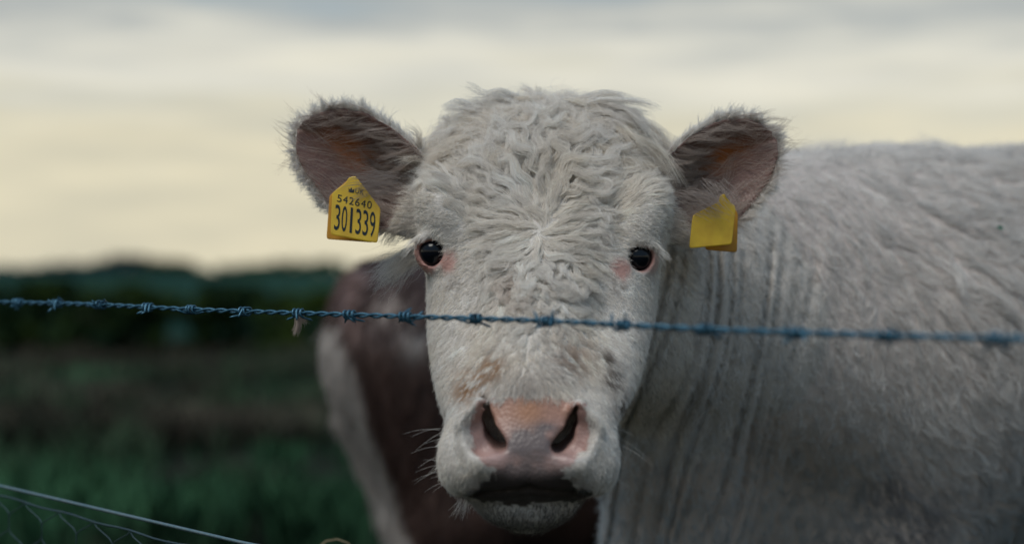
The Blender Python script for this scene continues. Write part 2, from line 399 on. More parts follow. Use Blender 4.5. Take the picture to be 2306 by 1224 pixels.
def smooth_rows(z):
    zz = np.linspace(rt[0, 0], rt[-1, 0], 400); out = []
    for c in range(1, 7):
        v = np.interp(zz, rt[:, 0], rt[:, c]); pad = np.pad(v, 9, mode='reflect', reflect_type='odd')
        k = np.hanning(19); v = np.convolve(pad, k / k.sum(), 'valid'); out.append(np.interp(z, zz, v))
    return out
FD = Field(axis((-0.33, 0.33, 0.003), (0.33, 0.75, 0.006), (0.75, 2.15, 0.016)),
           axis((1.395, 1.80, 0.003), (1.80, 2.3, 0.007), (2.3, 2.75, 0.016)),
           axis((-0.02, 0.70, 0.018), (0.70, 0.80, 0.006), (0.80, 1.275, 0.003)))
# trunk and legs
FD.chain([(0.62, 2.27, 0.925), (1.15, 2.30, 0.895), (1.68, 2.29, 0.965)], [0.285, 0.325, 0.245], 0.10)
FD.cone((0.50, 2.20, 1.05), (0.85, 2.27, 1.08), 0.145, 0.16, 0.10)
FD.cone((0.56, 2.09, 0.98), (0.50, 2.10, 0.72), 0.15, 0.13, 0.08)
FD.cone((0.56, 2.45, 0.98), (0.50, 2.44, 0.72), 0.14, 0.12, 0.08)
FD.cone((0.14, 1.84, 1.105), (0.52, 2.20, 1.045), 0.105, 0.185, 0.07)     # crest of the neck
FD.cone((0.15, 1.83, 1.00), (0.50, 2.17, 0.93), 0.105, 0.22, 0.08)        # throat
FD.cone((0.19, 1.92, 0.86), (0.36, 2.18, 0.74), 0.06, 0.15, 0.08)        # dewlap and brisket
for yy in (2.13, 2.42):
    FD.chain([(0.50, yy, 0.70), (0.49, yy, 0.40), (0.50, yy, 0.16), (0.49, yy, 0.03)], [0.105, 0.055, 0.038, 0.055], 0.04)
for yy in (2.15, 2.44):
    FD.chain([(1.66, yy, 0.90), (1.60, yy, 0.66), (1.80, yy, 0.42), (1.76, yy, 0.15), (1.75, yy, 0.03)], [0.20, 0.13, 0.055, 0.04, 0.055], 0.05)
FD.chain([(1.90, 2.29, 1.12), (2.00, 2.29, 1.02), (2.02, 2.29, 0.62), (2.01, 2.29, 0.40)], [0.035, 0.026, 0.02, 0.035], 0.03)
FD.cone((0.19, 1.92, 0.96), (0.20, 2.03, 0.62), 0.075, 0.085, 0.07)
# folds of the turned neck
def folds(X, Y, Z):
    u = X - 0.19 * (Z - 1.0) + 0.004 * np.sin(Z * 23) + 0.006 * np.sin(Z * 11 + X * 30)
    ph = 46 * 2 * np.pi * (u + 0.006 * np.sin(u * 71 + 2.5 * Z) + 0.004 * np.sin(u * 143 - 4 * Z))
    w = sstep(0.10, 0.17, u) * (1 - sstep(0.28, 0.46, u)) * (1 - sstep(1.04, 1.15, Z)) * (Y < 2.35)
    return 0.014 * w * (0.45 + 0.55 * (0.5 + 0.5 * np.sin(u * 97 + 5 * Z))) * (np.abs(np.sin(ph * 0.5)) ** 0.7 * -1 + 0.6)
FD.op((0.1, 1.7, 0.6), (0.55, 2.3, 1.2), folds, mode='off')
# head
def head(X, Y, Z):
    xc, a, yf, yc, yb, n_ = [q.astype(np.float32)[None, None, :] for q in smooth_rows(Z[0, 0, :])]
    b = np.where(Y < yc, yc - yf, yb - yc); a = np.maximum(a, 0.004)
    g_ = (np.abs(X - xc) / a) ** n_ + (np.abs(Y - yc) / b) ** n_
    d = (g_ ** (1 / n_) - 1) * np.minimum(a, b) * 0.9
    return np.maximum(d, np.maximum(Z - (rt[-1, 0] + 0.003), rt[0, 0] - 0.003 - Z))
FD.op((-0.2, 1.38, 0.80), (0.28, 1.95, 1.28), head, 0.035)
for s_, px_, py_ in ((-1, 1000, 478), (1, 1448, 492)):
    FD.ell(P(px_, py_ + 6, 1.611), (0.027, 0.036, 0.042), 0.022, rz=-0.25 * s_)
for px_, py_ in ((1062, 632), (1378, 640)):
    FD.ell(P(px_, py_ - 6, 1.513), (0.026, 0.032, 0.050), 0.03, 'sub')
FD.cone(P(1214, 600, 1.60), P(1194, 880, 1.494), 0.050, 0.042, 0.025)
# muzzle: puffs, nostril wings, nostrils, mouth
for px_ in (1050, 1330): FD.ell(P(px_, 1035, 1.475), (0.024, 0.036, 0.030), 0.02)
WING = [[(1080, 914), (1056, 955), (1062, 1000), (1086, 1036), (1116, 1044)], [(1304, 918), (1328, 960), (1322, 1005), (1296, 1040), (1266, 1046)]]
HOLE = [[(1090, 914), (1096, 948), (1107, 978), (1124, 1000)], [(1299, 920), (1291, 953), (1278, 984), (1258, 1004)]]
DISH = [[(1080, 930), (1077, 962), (1088, 995)], [(1308, 934), (1310, 966), (1297, 998)]]
for w in WING: FD.chain([P(a, b, 1.446 if i < 3 else 1.436) for i, (a, b) in enumerate(w)], [0.009, 0.011, 0.0115, 0.0115, 0.011], 0.008)
for h_, dd, sg in zip(HOLE, DISH, (1, -1)):
    FD.chain([P(a, b, 1.433) for a, b in dd], [0.0085, 0.0140, 0.0135], 0.005, 'sub')
    FD.chain([P(a, b, 1.432) for a, b in h_], [0.0030, 0.0052, 0.0076, 0.0078], 0.003, 'sub')
    for q in range(3):
        a = P(*h_[q], 1.440); b = P(*h_[q + 1], 1.440)
        for u in (0.0, 0.5, 1.0):
            m_ = a + (b - a) * u; FD.cone(m_, m_ + (sg * 0.002, 0.06, 0.004), (0.0026, 0.0050, 0.0072)[q], 0.008, 0.003, 'sub')
FD.chain([P(1020, 1112, 1.50), P(1090, 1106, 1.452), P(1190, 1100, 1.440), P(1290, 1106, 1.452), P(1358, 1114, 1.50)], [0.004] * 5, 0.006, 'sub')
FD.cone(P(1191, 1050, 1.424), P(1191, 1098, 1.430), 0.002, 0.003, 0.006, 'sub')
# eyes: bulging lids with an opening
EYES = []
for s_, px_, py_ in ((-1, 982, 567), (1, 1430, 579)):
    c = P(px_, py_, 1.606 if s_ < 0 else 1.598); EYES.append((s_, c))
    FD.ell(c, (0.0225, 0.0225, 0.0215), 0.012)
    FD.ell(c + (-s_ * 0.016, -0.012, -0.012), (0.012, 0.010, 0.010), 0.010)
    look = unit(np.array((s_ * 0.24, -0.97, 0.02)))
    FD.cone(c + look * 0.012, c + look * 0.040, 0.0142, 0.0160, 0.004, 'sub', sq=(1.10, 1, 1.0))
    FD.ell(c + (s_ * 0.002, -0.012, 0.0165), (0.019, 0.010, 0.0055), 0.006, rz=-0.3 * s_)
# ears
class Ear:
    def __init__(s, base, tip, up, low, by, ty):
        s.o = P(*base, by); t = P(*tip, ty); s.L = np.linalg.norm(t - s.o); s.u = (t - s.o) / s.L
        v = np.array((s.u[2], 0.0, -s.u[0])); v = v if v[2] > 0 else -v
        s.v = unit(v - s.u * (v @ s.u)); s.w = np.cross(s.u, s.v)
        if s.w[1] > 0: s.w = -s.w
        sc = by / FPX; s.up = np.array(up, float) * sc; s.low = np.array(low, float) * sc
        s.tipu = s.up[-1, 0]
    def loc(s, p):
        q = np.asarray(p) - s.o; return q @ s.u, q @ s.v, q @ s.w
    def w0(s, u, v):
        W = np.where(v > 0, np.interp(u, s.up[:, 0], s.up[:, 1]), np.interp(u, s.low[:, 0], s.low[:, 1])); W = np.maximum(W, 0.002)
        e = np.clip(v / W, -1.3, 1.3)
        cup = 0.034 * sstep(-0.01, 0.05, u) * (1 - 0.75 * sstep(0.05, s.tipu, u))
        return W, e, cup * (e * e - 0.75) + 0.010 * (u / s.tipu) ** 2 - 0.004 * np.exp(-((e - 0.15) / 0.12) ** 2)
    def fn(s, X, Y, Z):
        x, y, z = X - s.o[0], Y - s.o[1], Z - s.o[2]
        u = x * s.u[0] + y * s.u[1] + z * s.u[2]; v = x * s.v[0] + y * s.v[1] + z * s.v[2]; w = x * s.w[0] + y * s.w[1] + z * s.w[2]
        W, e, w0 = s.w0(u, v)
        th = 0.0050 - 0.0018 * np.abs(e)
        d1 = np.abs(w - w0) * 0.72 - th; d2 = (np.abs(v) - W) * 0.75; d3 = np.maximum(u - s.tipu, -0.03 - u)
        d2 = np.maximum(d2, d3)
        k = 0.004; h = np.clip(0.5 + 0.5 * (d1 - d2) / k, 0, 1)
        return d2 + (d1 - d2) * h + k * h * (1 - h)
EARS = [Ear((944, 436), (664, 290), [(-40, 55), (0, 78), (60, 92), (116, 104), (189, 108), (240, 93), (270, 74), (295, 48), (308, 26), (314, 2)],
            [(-40, 96), (0, 108), (60, 116), (120, 122), (165, 118), (205, 100), (245, 82), (280, 58), (300, 34), (314, 2)], 1.675, 1.69),
        Ear((1490, 450), (1752, 312), [(-40, 50), (0, 70), (60, 84), (116, 98), (180, 102), (225, 92), (260, 72), (282, 46), (292, 24), (298, 2)],
            [(-40, 100), (0, 114), (50, 122), (100, 124), (150, 116), (200, 96), (240, 74), (268, 50), (288, 26), (298, 2)], 1.675, 1.69)]
for E in EARS:
    a = E.o + E.u * 0.06; FD.op(a - 0.16, a + 0.16, E.fn, 0.010)
V, Q = FD.mesh(); del FD.F
V = relax(V, Q, 2, 0.35); NV = vert_normals(V, Q)
CORN = []
for cx_, cy_ in ((1002, 594), (1404, 604)):
    a, b = PX(V); k = np.nonzero((np.abs(a - cx_) < 7) & (np.abs(b - cy_) < 7))[0]; CORN.append(V[k[np.argmin(V[k, 1])]])

def ear_info(p, nrm):
    """0 none / 1 left / 2 right ; inner facing ; edge"""
    lab = np.zeros(len(p), int); inner = np.zeros(len(p)); edge = np.zeros(len(p)); uu = np.zeros(len(p)); vv = np.zeros(len(p))
    for k, E in enumerate(EARS):
        u, v, w = E.loc(p); W, e, w0 = E.w0(u, v)
        m = (u > 0.012) & (u < E.tipu + 0.02) & (np.abs(w - w0) < 0.016) & (np.abs(v) < W + 0.012)
        lab[m] = k + 1; inner[m] = (nrm @ E.w)[m]; edge[m] = np.abs(e)[m]; uu[m] = (u / E.tipu)[m]; vv[m] = e[m]
    return lab, inner, edge, uu, vv
PAD = np.array([(1070, 906), (1098, 894), (1130, 902), (1190, 892), (1250, 900), (1290, 898), (1318, 910), (1330, 950), (1322, 1005), (1290, 1046), (1262, 1060), (1300, 1096), (1345, 1112), (1312, 1124), (1250, 1134), (1190, 1138), (1130, 1134), (1075, 1124), (1040, 1112), (1085, 1092), (1120, 1056), (1080, 1040), (1058, 985), (1060, 940)], float)
def in_poly(px, py, poly):
    r = np.zeros(len(px), bool); j = len(poly) - 1
    for i in range(len(poly)):
        a, b = poly[i], poly[j]; c = ((a[1] > py) != (b[1] > py))
        xi = (b[0] - a[0]) * (py - a[1]) / np.where(b[1] == a[1], 1e-9, b[1] - a[1]) + a[0]
        r ^= c & (px < xi); j = i
    return r
def pad_mask(p):
    px, py = PX(p); return in_poly(px + 9 * vnoise(p, 190, 71), py + 9 * vnoise(p, 190, 72), PAD) & (p[:, 1] < 1.50)
def blotch(px, py, x, y, r): return np.exp(-((px - x) ** 2 + (py - y) ** 2) / (r * r))
px, py = PX(V); lab, inn, edg, eu, ev = ear_info(V, NV)
col = np.tile(np.array((0.46, 0.425, 0.39)), (len(V), 1))
def paint(c, w): 
    global col
    w = np.clip(w, 0, 1)[:, None]; col = col * (1 - w) + np.array(c) * w
pm = pad_mask(V).astype(float); pm = np.where(V[:, 1] < 1.51, pm, 0)
n1 = vnoise(V, 140, 1); n2 = vnoise(V, 60, 2)
paint((0.36, 0.215, 0.185), pm)
paint((0.46, 0.22, 0.11), pm * (blotch(px, py, 1190, 925, 50) * 0.75 + 0.3 * blotch(px, py, 1110, 925, 30) + 0.3 * blotch(px, py, 1270, 925, 25)))
paint((0.115, 0.095, 0.095), pm * np.clip((blotch(px, py, 1165, 1000, 34) + blotch(px, py, 1215, 1015, 36) + 0.8 * blotch(px, py, 1240, 975, 26) + 0.9 * blotch(px, py, 1192, 1050, 60)) * (0.60 + 0.55 * n1 + 0.45 * n2) + 0.25 * np.clip(n1 + n2, 0, 1) * sstep(930, 960, py) + 0.9 * sstep(1032, 1072, py), 0, 0.92))
paint((0.40, 0.27, 0.25), pm * (blotch(px, py, 1108, 1030, 26) + blotch(px, py, 1280, 1036, 26)) * 0.8)
paint((0.042, 0.032, 0.029), pm * sstep(1056, 1086, py)); paint((0.075, 0.058, 0.052), pm * sstep(1112, 1135, py) * (0.6 + 0.4 * n2))
for (s_, c), cn_ in zip(EYES, CORN):
    d = np.linalg.norm(V - cn_, axis=1)
    paint((0.42, 0.22, 0.185), (1 - sstep(0.006, 0.016, d + 0.003 * n1)) * 0.9); paint((0.42, 0.18, 0.145), (1 - sstep(0.0220, 0.0275, np.linalg.norm(V - c, axis=1))) * 0.85)
    paint((0.07, 0.04, 0.04), (1 - sstep(0.0155, 0.0185, np.linalg.norm(V - c, axis=1))))
inn_m = (lab > 0) * sstep(0.1, 0.5, inn)
paint((0.155, 0.075, 0.058), inn_m * 0.95)
paint((0.34, 0.115, 0.032), inn_m * np.clip(np.exp(-((ev - 0.22 + 0.1 * n2) / 0.26) ** 2) * np.exp(-((eu - 0.55) / 0.28) ** 2) * 1.2, 0, 1))
paint((0.50, 0.43, 0.39), (V[:, 1] > 1.85) * 1.0)
paint((0.045, 0.04, 0.035), (V[:, 2] < 0.07) * 1.0)
cow = empty('white_cow', (0.6, 2.2, 0)); inv = -np.array((0.6, 2.2, 0))
tag(cow, 'white curly-haired cow with two yellow ear tags, looking over the barbed wire', 'cow')
me = mesh_np('body', V + inv, Q); colour_attr(me, 'skin', col); body = link('body', me, cow, M_skin)

# eyeballs
def sphere(r, nu=32, nv=18):
    v = [(0, 0, r)]; f = []
    for j in range(1, nv):
        th = math.pi * j / nv
        for i in range(nu): a = 2 * math.pi * i / nu; v.append((r * math.sin(th) * math.cos(a), r * math.sin(th) * math.sin(a), r * math.cos(th)))
    v.append((0, 0, -r))
    for i in range(nu): f.append((0, 1 + i, 1 + (i + 1) % nu))
    for j in range(nv - 2):
        for i in range(nu): a = 1 + j * nu; f.append((a + i, a + nu + i, a + nu + (i + 1) % nu, a + (i + 1) % nu))
    b = 1 + (nv - 2) * nu
    for i in range(nu): f.append((b + i, len(v) - 1, b + (i + 1) % nu))
    return np.array(v), f
for s_, c in EYES:
    v, f = sphere(0.0182); look = unit(np.array((s_ * 0.24, -0.97, 0.02)))
    v = v + np.clip(v @ look - 0.011, 0, 1)[:, None] * look * 0.45
    o = link('eye', mesh_np('eye', v, f), cow, M_eye); o.location = c + inv + look * 0.001

# ------------------------------------------------------------------ hair
def hair_obj(name, strands, radius, tint, parent, off, m=M_hair, taper=0.75):
    n, k, _ = strands.shape
    hc = bpy.data.hair_curves.new(name); hc.add_curves([k] * n)
    hc.attributes['position'].data.foreach_set('vector', np.ascontiguousarray(strands + off, dtype=np.float32).ravel())
    ra = hc.attributes.get('radius') or hc.attributes.new('radius', 'FLOAT', 'POINT')
    rr = np.broadcast_to(np.asarray(radius), (n,))[:, None] * (1 - taper * np.linspace(0, 1, k)[None] ** 1.5)
    ra.data.foreach_set('value', rr.astype(np.float32).ravel())
    ta = hc.attributes.new('tint', 'FLOAT_COLOR', 'CURVE'); c = np.ones((n, 4), np.float32); c[:, :3] = tint
    ta.data.foreach_set('color', c.ravel())
    o = link(name, hc, parent, m); o['kind'] = 'stuff'
    return o
TRI = np.concatenate((Q[:, (0, 1, 2)], Q[:, (0, 2, 3)]))
TC = V[TRI].mean(1); TNv = np.cross(V[TRI[:, 1]] - V[TRI[:, 0]], V[TRI[:, 2]] - V[TRI[:, 0]]); TA = 0.5 * np.linalg.norm(TNv, axis=1)
def sample(n, w, tri=None, Vx=None, Nx=None):
    tri = TRI if tri is None else tri; Vx = V if Vx is None else Vx; Nx = NV if Nx is None else Nx
    pr = w / w.sum(); t = tri[rng.choice(len(tri), n, p=pr)]
    a = rng.random((n, 2)); fl = a.sum(1) > 1; a[fl] = 1 - a[fl]; b = np.c_[1 - a.sum(1), a]
    return (Vx[t] * b[:, :, None]).sum(1), unit((Nx[t] * b[:, :, None]).sum(1))
def grow(p, n, d, length, lift, droop, curl, wave, K, waves=1.5, lead=None):
    """guide strands: start at p, run along d over the surface (normal n), rising by lift and falling back"""
    t = unit(d - n * (d * n).sum(1, keepdims=True)); b = np.cross(n, t)
    s = np.linspace(0, 1, K); ph = rng.random(len(p)) * 6.28
    pos = np.zeros((len(p), K, 3)); pos[:, 0] = p; cur = p.copy()
    for i in range(1, K):
        a = curl * (s[i] ** 1.2) + wave * np.sin(s[i] * 6.28 * waves + ph)
        up = lift * (1 - s[i] * droop)
        dr = unit(t * np.cos(a)[:, None] + b * np.sin(a)[:, None] + n * up[:, None])
        cur = cur + dr * (length / (K - 1))[:, None]; pos[:, i] = cur
    return pos
def clump(p, guides, groot, k, spread, jit, K):
    kd = KDTree(len(groot))
    for i, q in enumerate(groot): kd.insert(q, i)
    kd.balance()
    gi = np.array([kd.find(q)[1] for q in p]); s = np.linspace(0, 1, K)
    off = p - groot[gi]
    g_ = guides[gi]; sc = 1 + rng.normal(0, 0.12, (len(p), 1, 1)) * s[None, :, None]
    pos = groot[gi][:, None] + (g_ - groot[gi][:, None]) * sc + off[:, None] * (1 - np.broadcast_to(k, (len(p),))[:, None] * s[None] ** 1.3)[:, :, None]
    j = rng.normal(0, 1, (len(p), 1, 3)) * jit; j2 = rng.normal(0, 1, (len(p), 1, 3)) * jit * 0.6
    pos += j * (s ** 1.5)[None, :, None] + j2 * np.sin(s * 5.0)[None, :, None] * s[None, :, None]
    return pos, gi
tl, ti, te, tu, tv = ear_info(TC, unit(TNv))
tpx, tpy = PX(TC); tpad = pad_mask(TC)
TN = unit(TNv)
eyed = np.minimum(*[np.minimum(np.linalg.norm(TC - c, axis=1) - 0.0205 - 0.003 * sstep(0.0, -0.012, TC[:, 2] - c[2]), np.linalg.norm(TC - cn_, axis=1) - 0.0035) for (s_, c), cn_ in zip(EYES, CORN)])
is_head = (TC[:, 1] < 1.83) & (TC[:, 0] < 0.20) & (tl == 0) & (TC[:, 2] > 0.78)
vis = sstep(-0.55, -0.1, -TN[:, 1] + 0.4 * np.maximum(TN[:, 2], 0) + 0.3 * np.abs(TN[:, 0]))
WH = P(1210, 515, 1.57)
WHITE = np.array((0.82, 0.78, 0.735))

def face_params(p, n):
    px, py = PX(p); m = len(p)
    r = np.stack((px - 1210, np.zeros(m), -(py - 515)), 1); rl = np.hypot(r[:, 0], r[:, 2]); 
    d = np.stack((r[:, 0], 0.35 * rl, r[:, 2]), 1) / np.maximum(rl, 1)[:, None]
    low = sstep(560, 760, py); d += low[:, None] * np.array((0, 0, -0.9))
    # upper cheeks and sides sweep back and down
    side = sstep(150, 240, np.abs(px - 1218)); d += (side * sstep(420, 560, py))[:, None] * np.array((0, 0.5, -0.6))
    top = 1 - sstep(270, 400, py); fore = np.exp(-((px - 1215) / 215) ** 2) * (1 - sstep(560, 780, py)) * sstep(180, 330, py)
    brow = np.maximum(blotch(px, py, 998, 485, 55), blotch(px, py, 1450, 497, 55)); eye = np.maximum(blotch(px, py, 975, 575, 70), blotch(px, py, 1440, 585, 70))
    sleek = np.clip(brow + eye + np.maximum(blotch(px, py, 1045, 560, 62), blotch(px, py, 1385, 570, 62)) + np.maximum(blotch(px, py, 1035, 660, 70), blotch(px, py, 1400, 668, 70)), 0, 1)
    corner = np.maximum(blotch(px, py, 1008, 600, 30), blotch(px, py, 1396, 608, 30))
    muzz = sstep(830, 960, py)
    length = 0.014 + 0.018 * fore + 0.016 * (1 - sstep(340, 500, py)) * fore - 0.0050 * low - 0.0030 * muzz
    wc = np.exp(-(rl / 60) ** 2); length = length * (1 - 0.10 * wc) * (1 - 0.74 * sleek) * (1 - 0.6 * corner)
    curly = np.clip(fore * (0.35 + 0.65 * sstep(40, 120, rl)) + 0.55 * np.exp(-((px - 1210) / 130) ** 2) * sstep(540, 620, py) * (1 - sstep(800, 900, py)), 0, 1) * (1 - 0.95 * sleek)
    return px, py, d, length, curly, sleek, low, muzz, rl

def face_hair():
    K = 9
    w = TA * is_head * vis * (~tpad) * np.maximum(sstep(0.0010, 0.0075, eyed + 0.004 * vnoise(TC, 240, 77)), 0.04)
    zone = 0.8 + 1.0 * np.exp(-((tpx - 1215) / 230) ** 2) * (1 - sstep(800, 1000, tpy))
    w = w * zone
    gd = 1.0 / (1 + 3.6 * np.exp(-((tpx - 1215) / 215) ** 2) * (1 - sstep(720, 860, tpy)))
    gd = gd * np.clip(0.9 + 1.1 * vnoise(TC, 28, 78), 0.25, 2)
    gp, gn = sample(10500, w * gd); px, py, d, ln, cu, sl, low, mz, rl = face_params(gp, gn)
    ang = 0.60 * vnoise(gp, 36, 5) * (0.25 + cu) + rng.normal(0, 0.14, len(gp)) * (0.3 + cu) + rng.normal(0, 0.9, len(gp)) * np.exp(-(rl / 28) ** 2)
    t = unit(d - gn * (d * gn).sum(1, keepdims=True)); b = np.cross(gn, t)
    d = t * np.cos(ang)[:, None] + b * np.sin(ang)[:, None]
    m = len(gp)
    curl = rng.normal(0, 1.0, m) * (0.15 + 0.95 * cu) + 2.2 * cu * vnoise(gp, 42, 7)
    wave = 0.08 + cu * (0.35 + 0.55 * rng.random(m))
    ln = ln * np.exp(rng.normal(0, 0.16, m))
    lift = 0.12 - 0.06 * sl + cu * (0.25 + 0.55 * rng.random(m)) + 0.10 * rng.random(m) + 0.04 * mz
    G = grow(gp, gn, d, ln, lift, np.full(m, 0.0)[0] + 1.25, curl, wave, K)
    p, n = sample(190000, w); px, py, d, ln, cu, sl, *_ = face_params(p, n)
    S, gi = clump(p, G, gp, 0.26 + 0.30 * np.clip(cu * 1.6, 0, 1), 0, 0.0013, K)
    tint = WHITE * (1 + 0.10 * rng.normal(size=(len(p), 1)) + 0.06 * rng.normal(size=(m, 1))[gi])
    nz = vnoise(p, 30, 9)
    warm = np.clip(0.25 + 0.5 * nz, 0, 1)[:, None]; tint = tint * (1 - warm * np.array((0.02, 0.06, 0.13)))
    def stain_shade(c, wt):
        nonlocal tint
        wt = np.clip(wt, 0, 1)[:, None]; tint = tint * (1 - wt) + np.array(c) * wt
    r_ = rng.random(len(p)); cl = (rng.random(m) < 0.62)[gi]
    stain_shade((0.42, 0.24, 0.12), 0.95 * cl * (blotch(px, py, 1070, 855, 34) + blotch(px, py, 1115, 822, 26) + 0.7 * blotch(px, py, 1045, 885, 26)))
    stain_shade((0.30, 0.18, 0.11), 0.7 * cl * (blotch(px, py, 1285, 800, 45) + 0.5 * blotch(px, py, 1160, 650, 40)))
    stain_shade((0.10, 0.07, 0.055), 1.1 * cl * (blotch(px, py, 1375, 850, 26) + blotch(px, py, 1400, 905, 20) + 0.8 * blotch(px, py, 1362, 800, 18)))
    stain_shade((0.16, 0.12, 0.10), 0.7 * cl * (blotch(px, py, 1022, 640, 20) + blotch(px, py, 1392, 645, 20) + 0.5 * blotch(px, py, 980, 850, 14)))
    stain_shade((0.055, 0.046, 0.042), sstep(1104, 1122, py) * (p[:, 1] < 1.58) * (0.62 + 0.36 * sstep(1060, 1115, px)) * (1 - 0.25 * rng.random(len(p))))  # shade under the mouth painted into the white chin hair
    stain_shade((0.16, 0.12, 0.11), 0.8 * sstep(1050, 1090, py) * (1 - sstep(1108, 1128, py)) * (1 - sstep(110, 165, np.abs(px - 1190))))
    stain_shade((0.40, 0.33, 0.30), 0.5 * blotch(px, py, 1190, 880, 45))
    stain_shade((0.50, 0.26, 0.20), 0.4 * np.maximum(blotch(px, py, 1006, 596, 20), blotch(px, py, 1400, 605, 20)))
    S = S[:]; ok = np.ones(len(p), bool)
    rad = 0.00012 + 0.00008 * rng.random(len(p))
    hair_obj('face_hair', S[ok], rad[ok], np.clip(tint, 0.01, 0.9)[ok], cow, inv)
face_hair()

def forelock():
    K = 12
    q = (TC[:, 1] < 1.82) & (tl == 0) & (tpy < 365) & (tpx > 960) & (tpx < 1480)
    w = TA * q * sstep(-0.8, -0.2, -TN[:, 1] + TN[:, 2]) * (1 - sstep(270, 365, tpy) * 0.85 * np.exp(-((tpx - 1215) / 150) ** 4))
    m = 460; gp, gn = sample(m, w); px, py = PX(gp)
    side = (px - 1225) / 150; right = sstep(0.0, 0.5, side)
    d = np.stack((np.clip(side * 1.3, -1.2, 1.3) + 0.3 * right, -0.15 + 0.3 * rng.normal(size=m), 0.30 - 0.10 * np.abs(side)), 1) + rng.normal(0, 0.25, (m, 3))
    ln = (0.036 + 0.018 * rng.random(m)) * (1 + 0.40 * right * (py < 300))
    curl = rng.normal(0, 1.3, m) * (1 - 0.6 * right); wave = 0.25 + 0.35 * rng.random(m)
    G = grow(gp, gn, d, ln, 0.34 + 0.30 * rng.random(m), 1.5, curl, wave, K, 1.3)
    s = np.linspace(0, 1, K); G[:, :, 2] -= (0.010 * s ** 2.2)[None] * (0.4 + right)[:, None]
    p, n = sample(34000, w); S, gi = clump(p, G, gp, 0.45, 0, 0.0028, K)
    tint = WHITE * np.array((0.98, 0.95, 0.90)) * (1 + 0.09 * rng.normal(size=(len(p), 1)) + 0.05 * rng.normal(size=(m, 1))[gi])
    # loose flyaway curls, and the long lock swept to the right
    mf = 2400; fp, fn = sample(mf, w); fpx, fpy = PX(fp); fd = np.stack(((fpx - 1220) / 130, -0.1 + 0 * fpx, 0.7 + 0 * fpx), 1) + rng.normal(0, 0.5, (mf, 3))
    FG = grow(fp, fn, fd, 0.030 + 0.034 * rng.random(mf), 0.6 + 0.6 * rng.random(mf), 1.3, rng.normal(0, 2.6, mf), np.full(mf, 0.25), K, 1.2)
    SW = []
    for x0, y0, cx_, cy_, ex, ey, yd, n_ in ((1290, 262, 1390, 205, 1478, 318, 1.655, 650), (1330, 270, 1420, 235, 1462, 340, 1.66, 450), (1250, 245, 1350, 196, 1448, 268, 1.675, 500), (1120, 265, 1060, 215, 990, 268, 1.67, 420), (1070, 290, 1010, 262, 980, 322, 1.665, 380), (1180, 250, 1110, 200, 1042, 240, 1.68, 420)):
        for sub in range(9):
            J = rng.normal(0, 1, 2); JM = rng.normal(0, 11, 2); JE = rng.normal(0, 20, 2); JD = rng.normal(0, 0.008); ph, am, fr = rng.random() * 6.28, 0.0022 + 0.003 * rng.random(), 6 + 6 * rng.random(); ext = 0.6 + 0.4 * rng.random()
            for i in range(n_ // 9):
                j = J + rng.normal(0, 0.25, 2); jm = JM + rng.normal(0, 2.5, 2); je = JE + rng.normal(0, 5, 2)
                a_ = P(x0 + 22 * j[0], y0 + 14 * j[1], yd + 0.012); m_ = P(cx_ + 9 * j[0] + jm[0], cy_ + 16 + 10 * j[1] + jm[1], yd - 0.006 + JD + rng.normal(0, 0.002)); e_ = P(ex + je[0], ey + 14 * j[1] + je[1], yd + JD + rng.normal(0, 0.003))
                q = np.linspace(0, ext * (0.85 + 0.15 * rng.random()), K)[:, None]; c_ = (1 - q) ** 2 * a_ + 2 * q * (1 - q) * m_ + q * q * e_
                c_[:, 2] += am * np.sin(fr * q[:, 0] + ph) * q[:, 0]; c_[:, 1] += am * np.cos(fr * q[:, 0] + ph) * q[:, 0]; SW.append(c_)
    SW = np.array(SW); SW += (rng.normal(0, 0.0012, (len(SW), 1, 3)) * np.sin(np.linspace(0, 9, K))[None, :, None])
    S = np.concatenate((S, FG, SW)); tint = np.concatenate((tint, np.tile(WHITE, (mf, 1)), WHITE * (1 + 0.08 * rng.normal(size=(len(SW), 1))))); p = S[:, 0]
    hair_obj('forelock', S, 0.00012 + 0.00007 * rng.random(len(p)), np.clip(tint, 0.02, 0.9), cow, inv)
forelock()

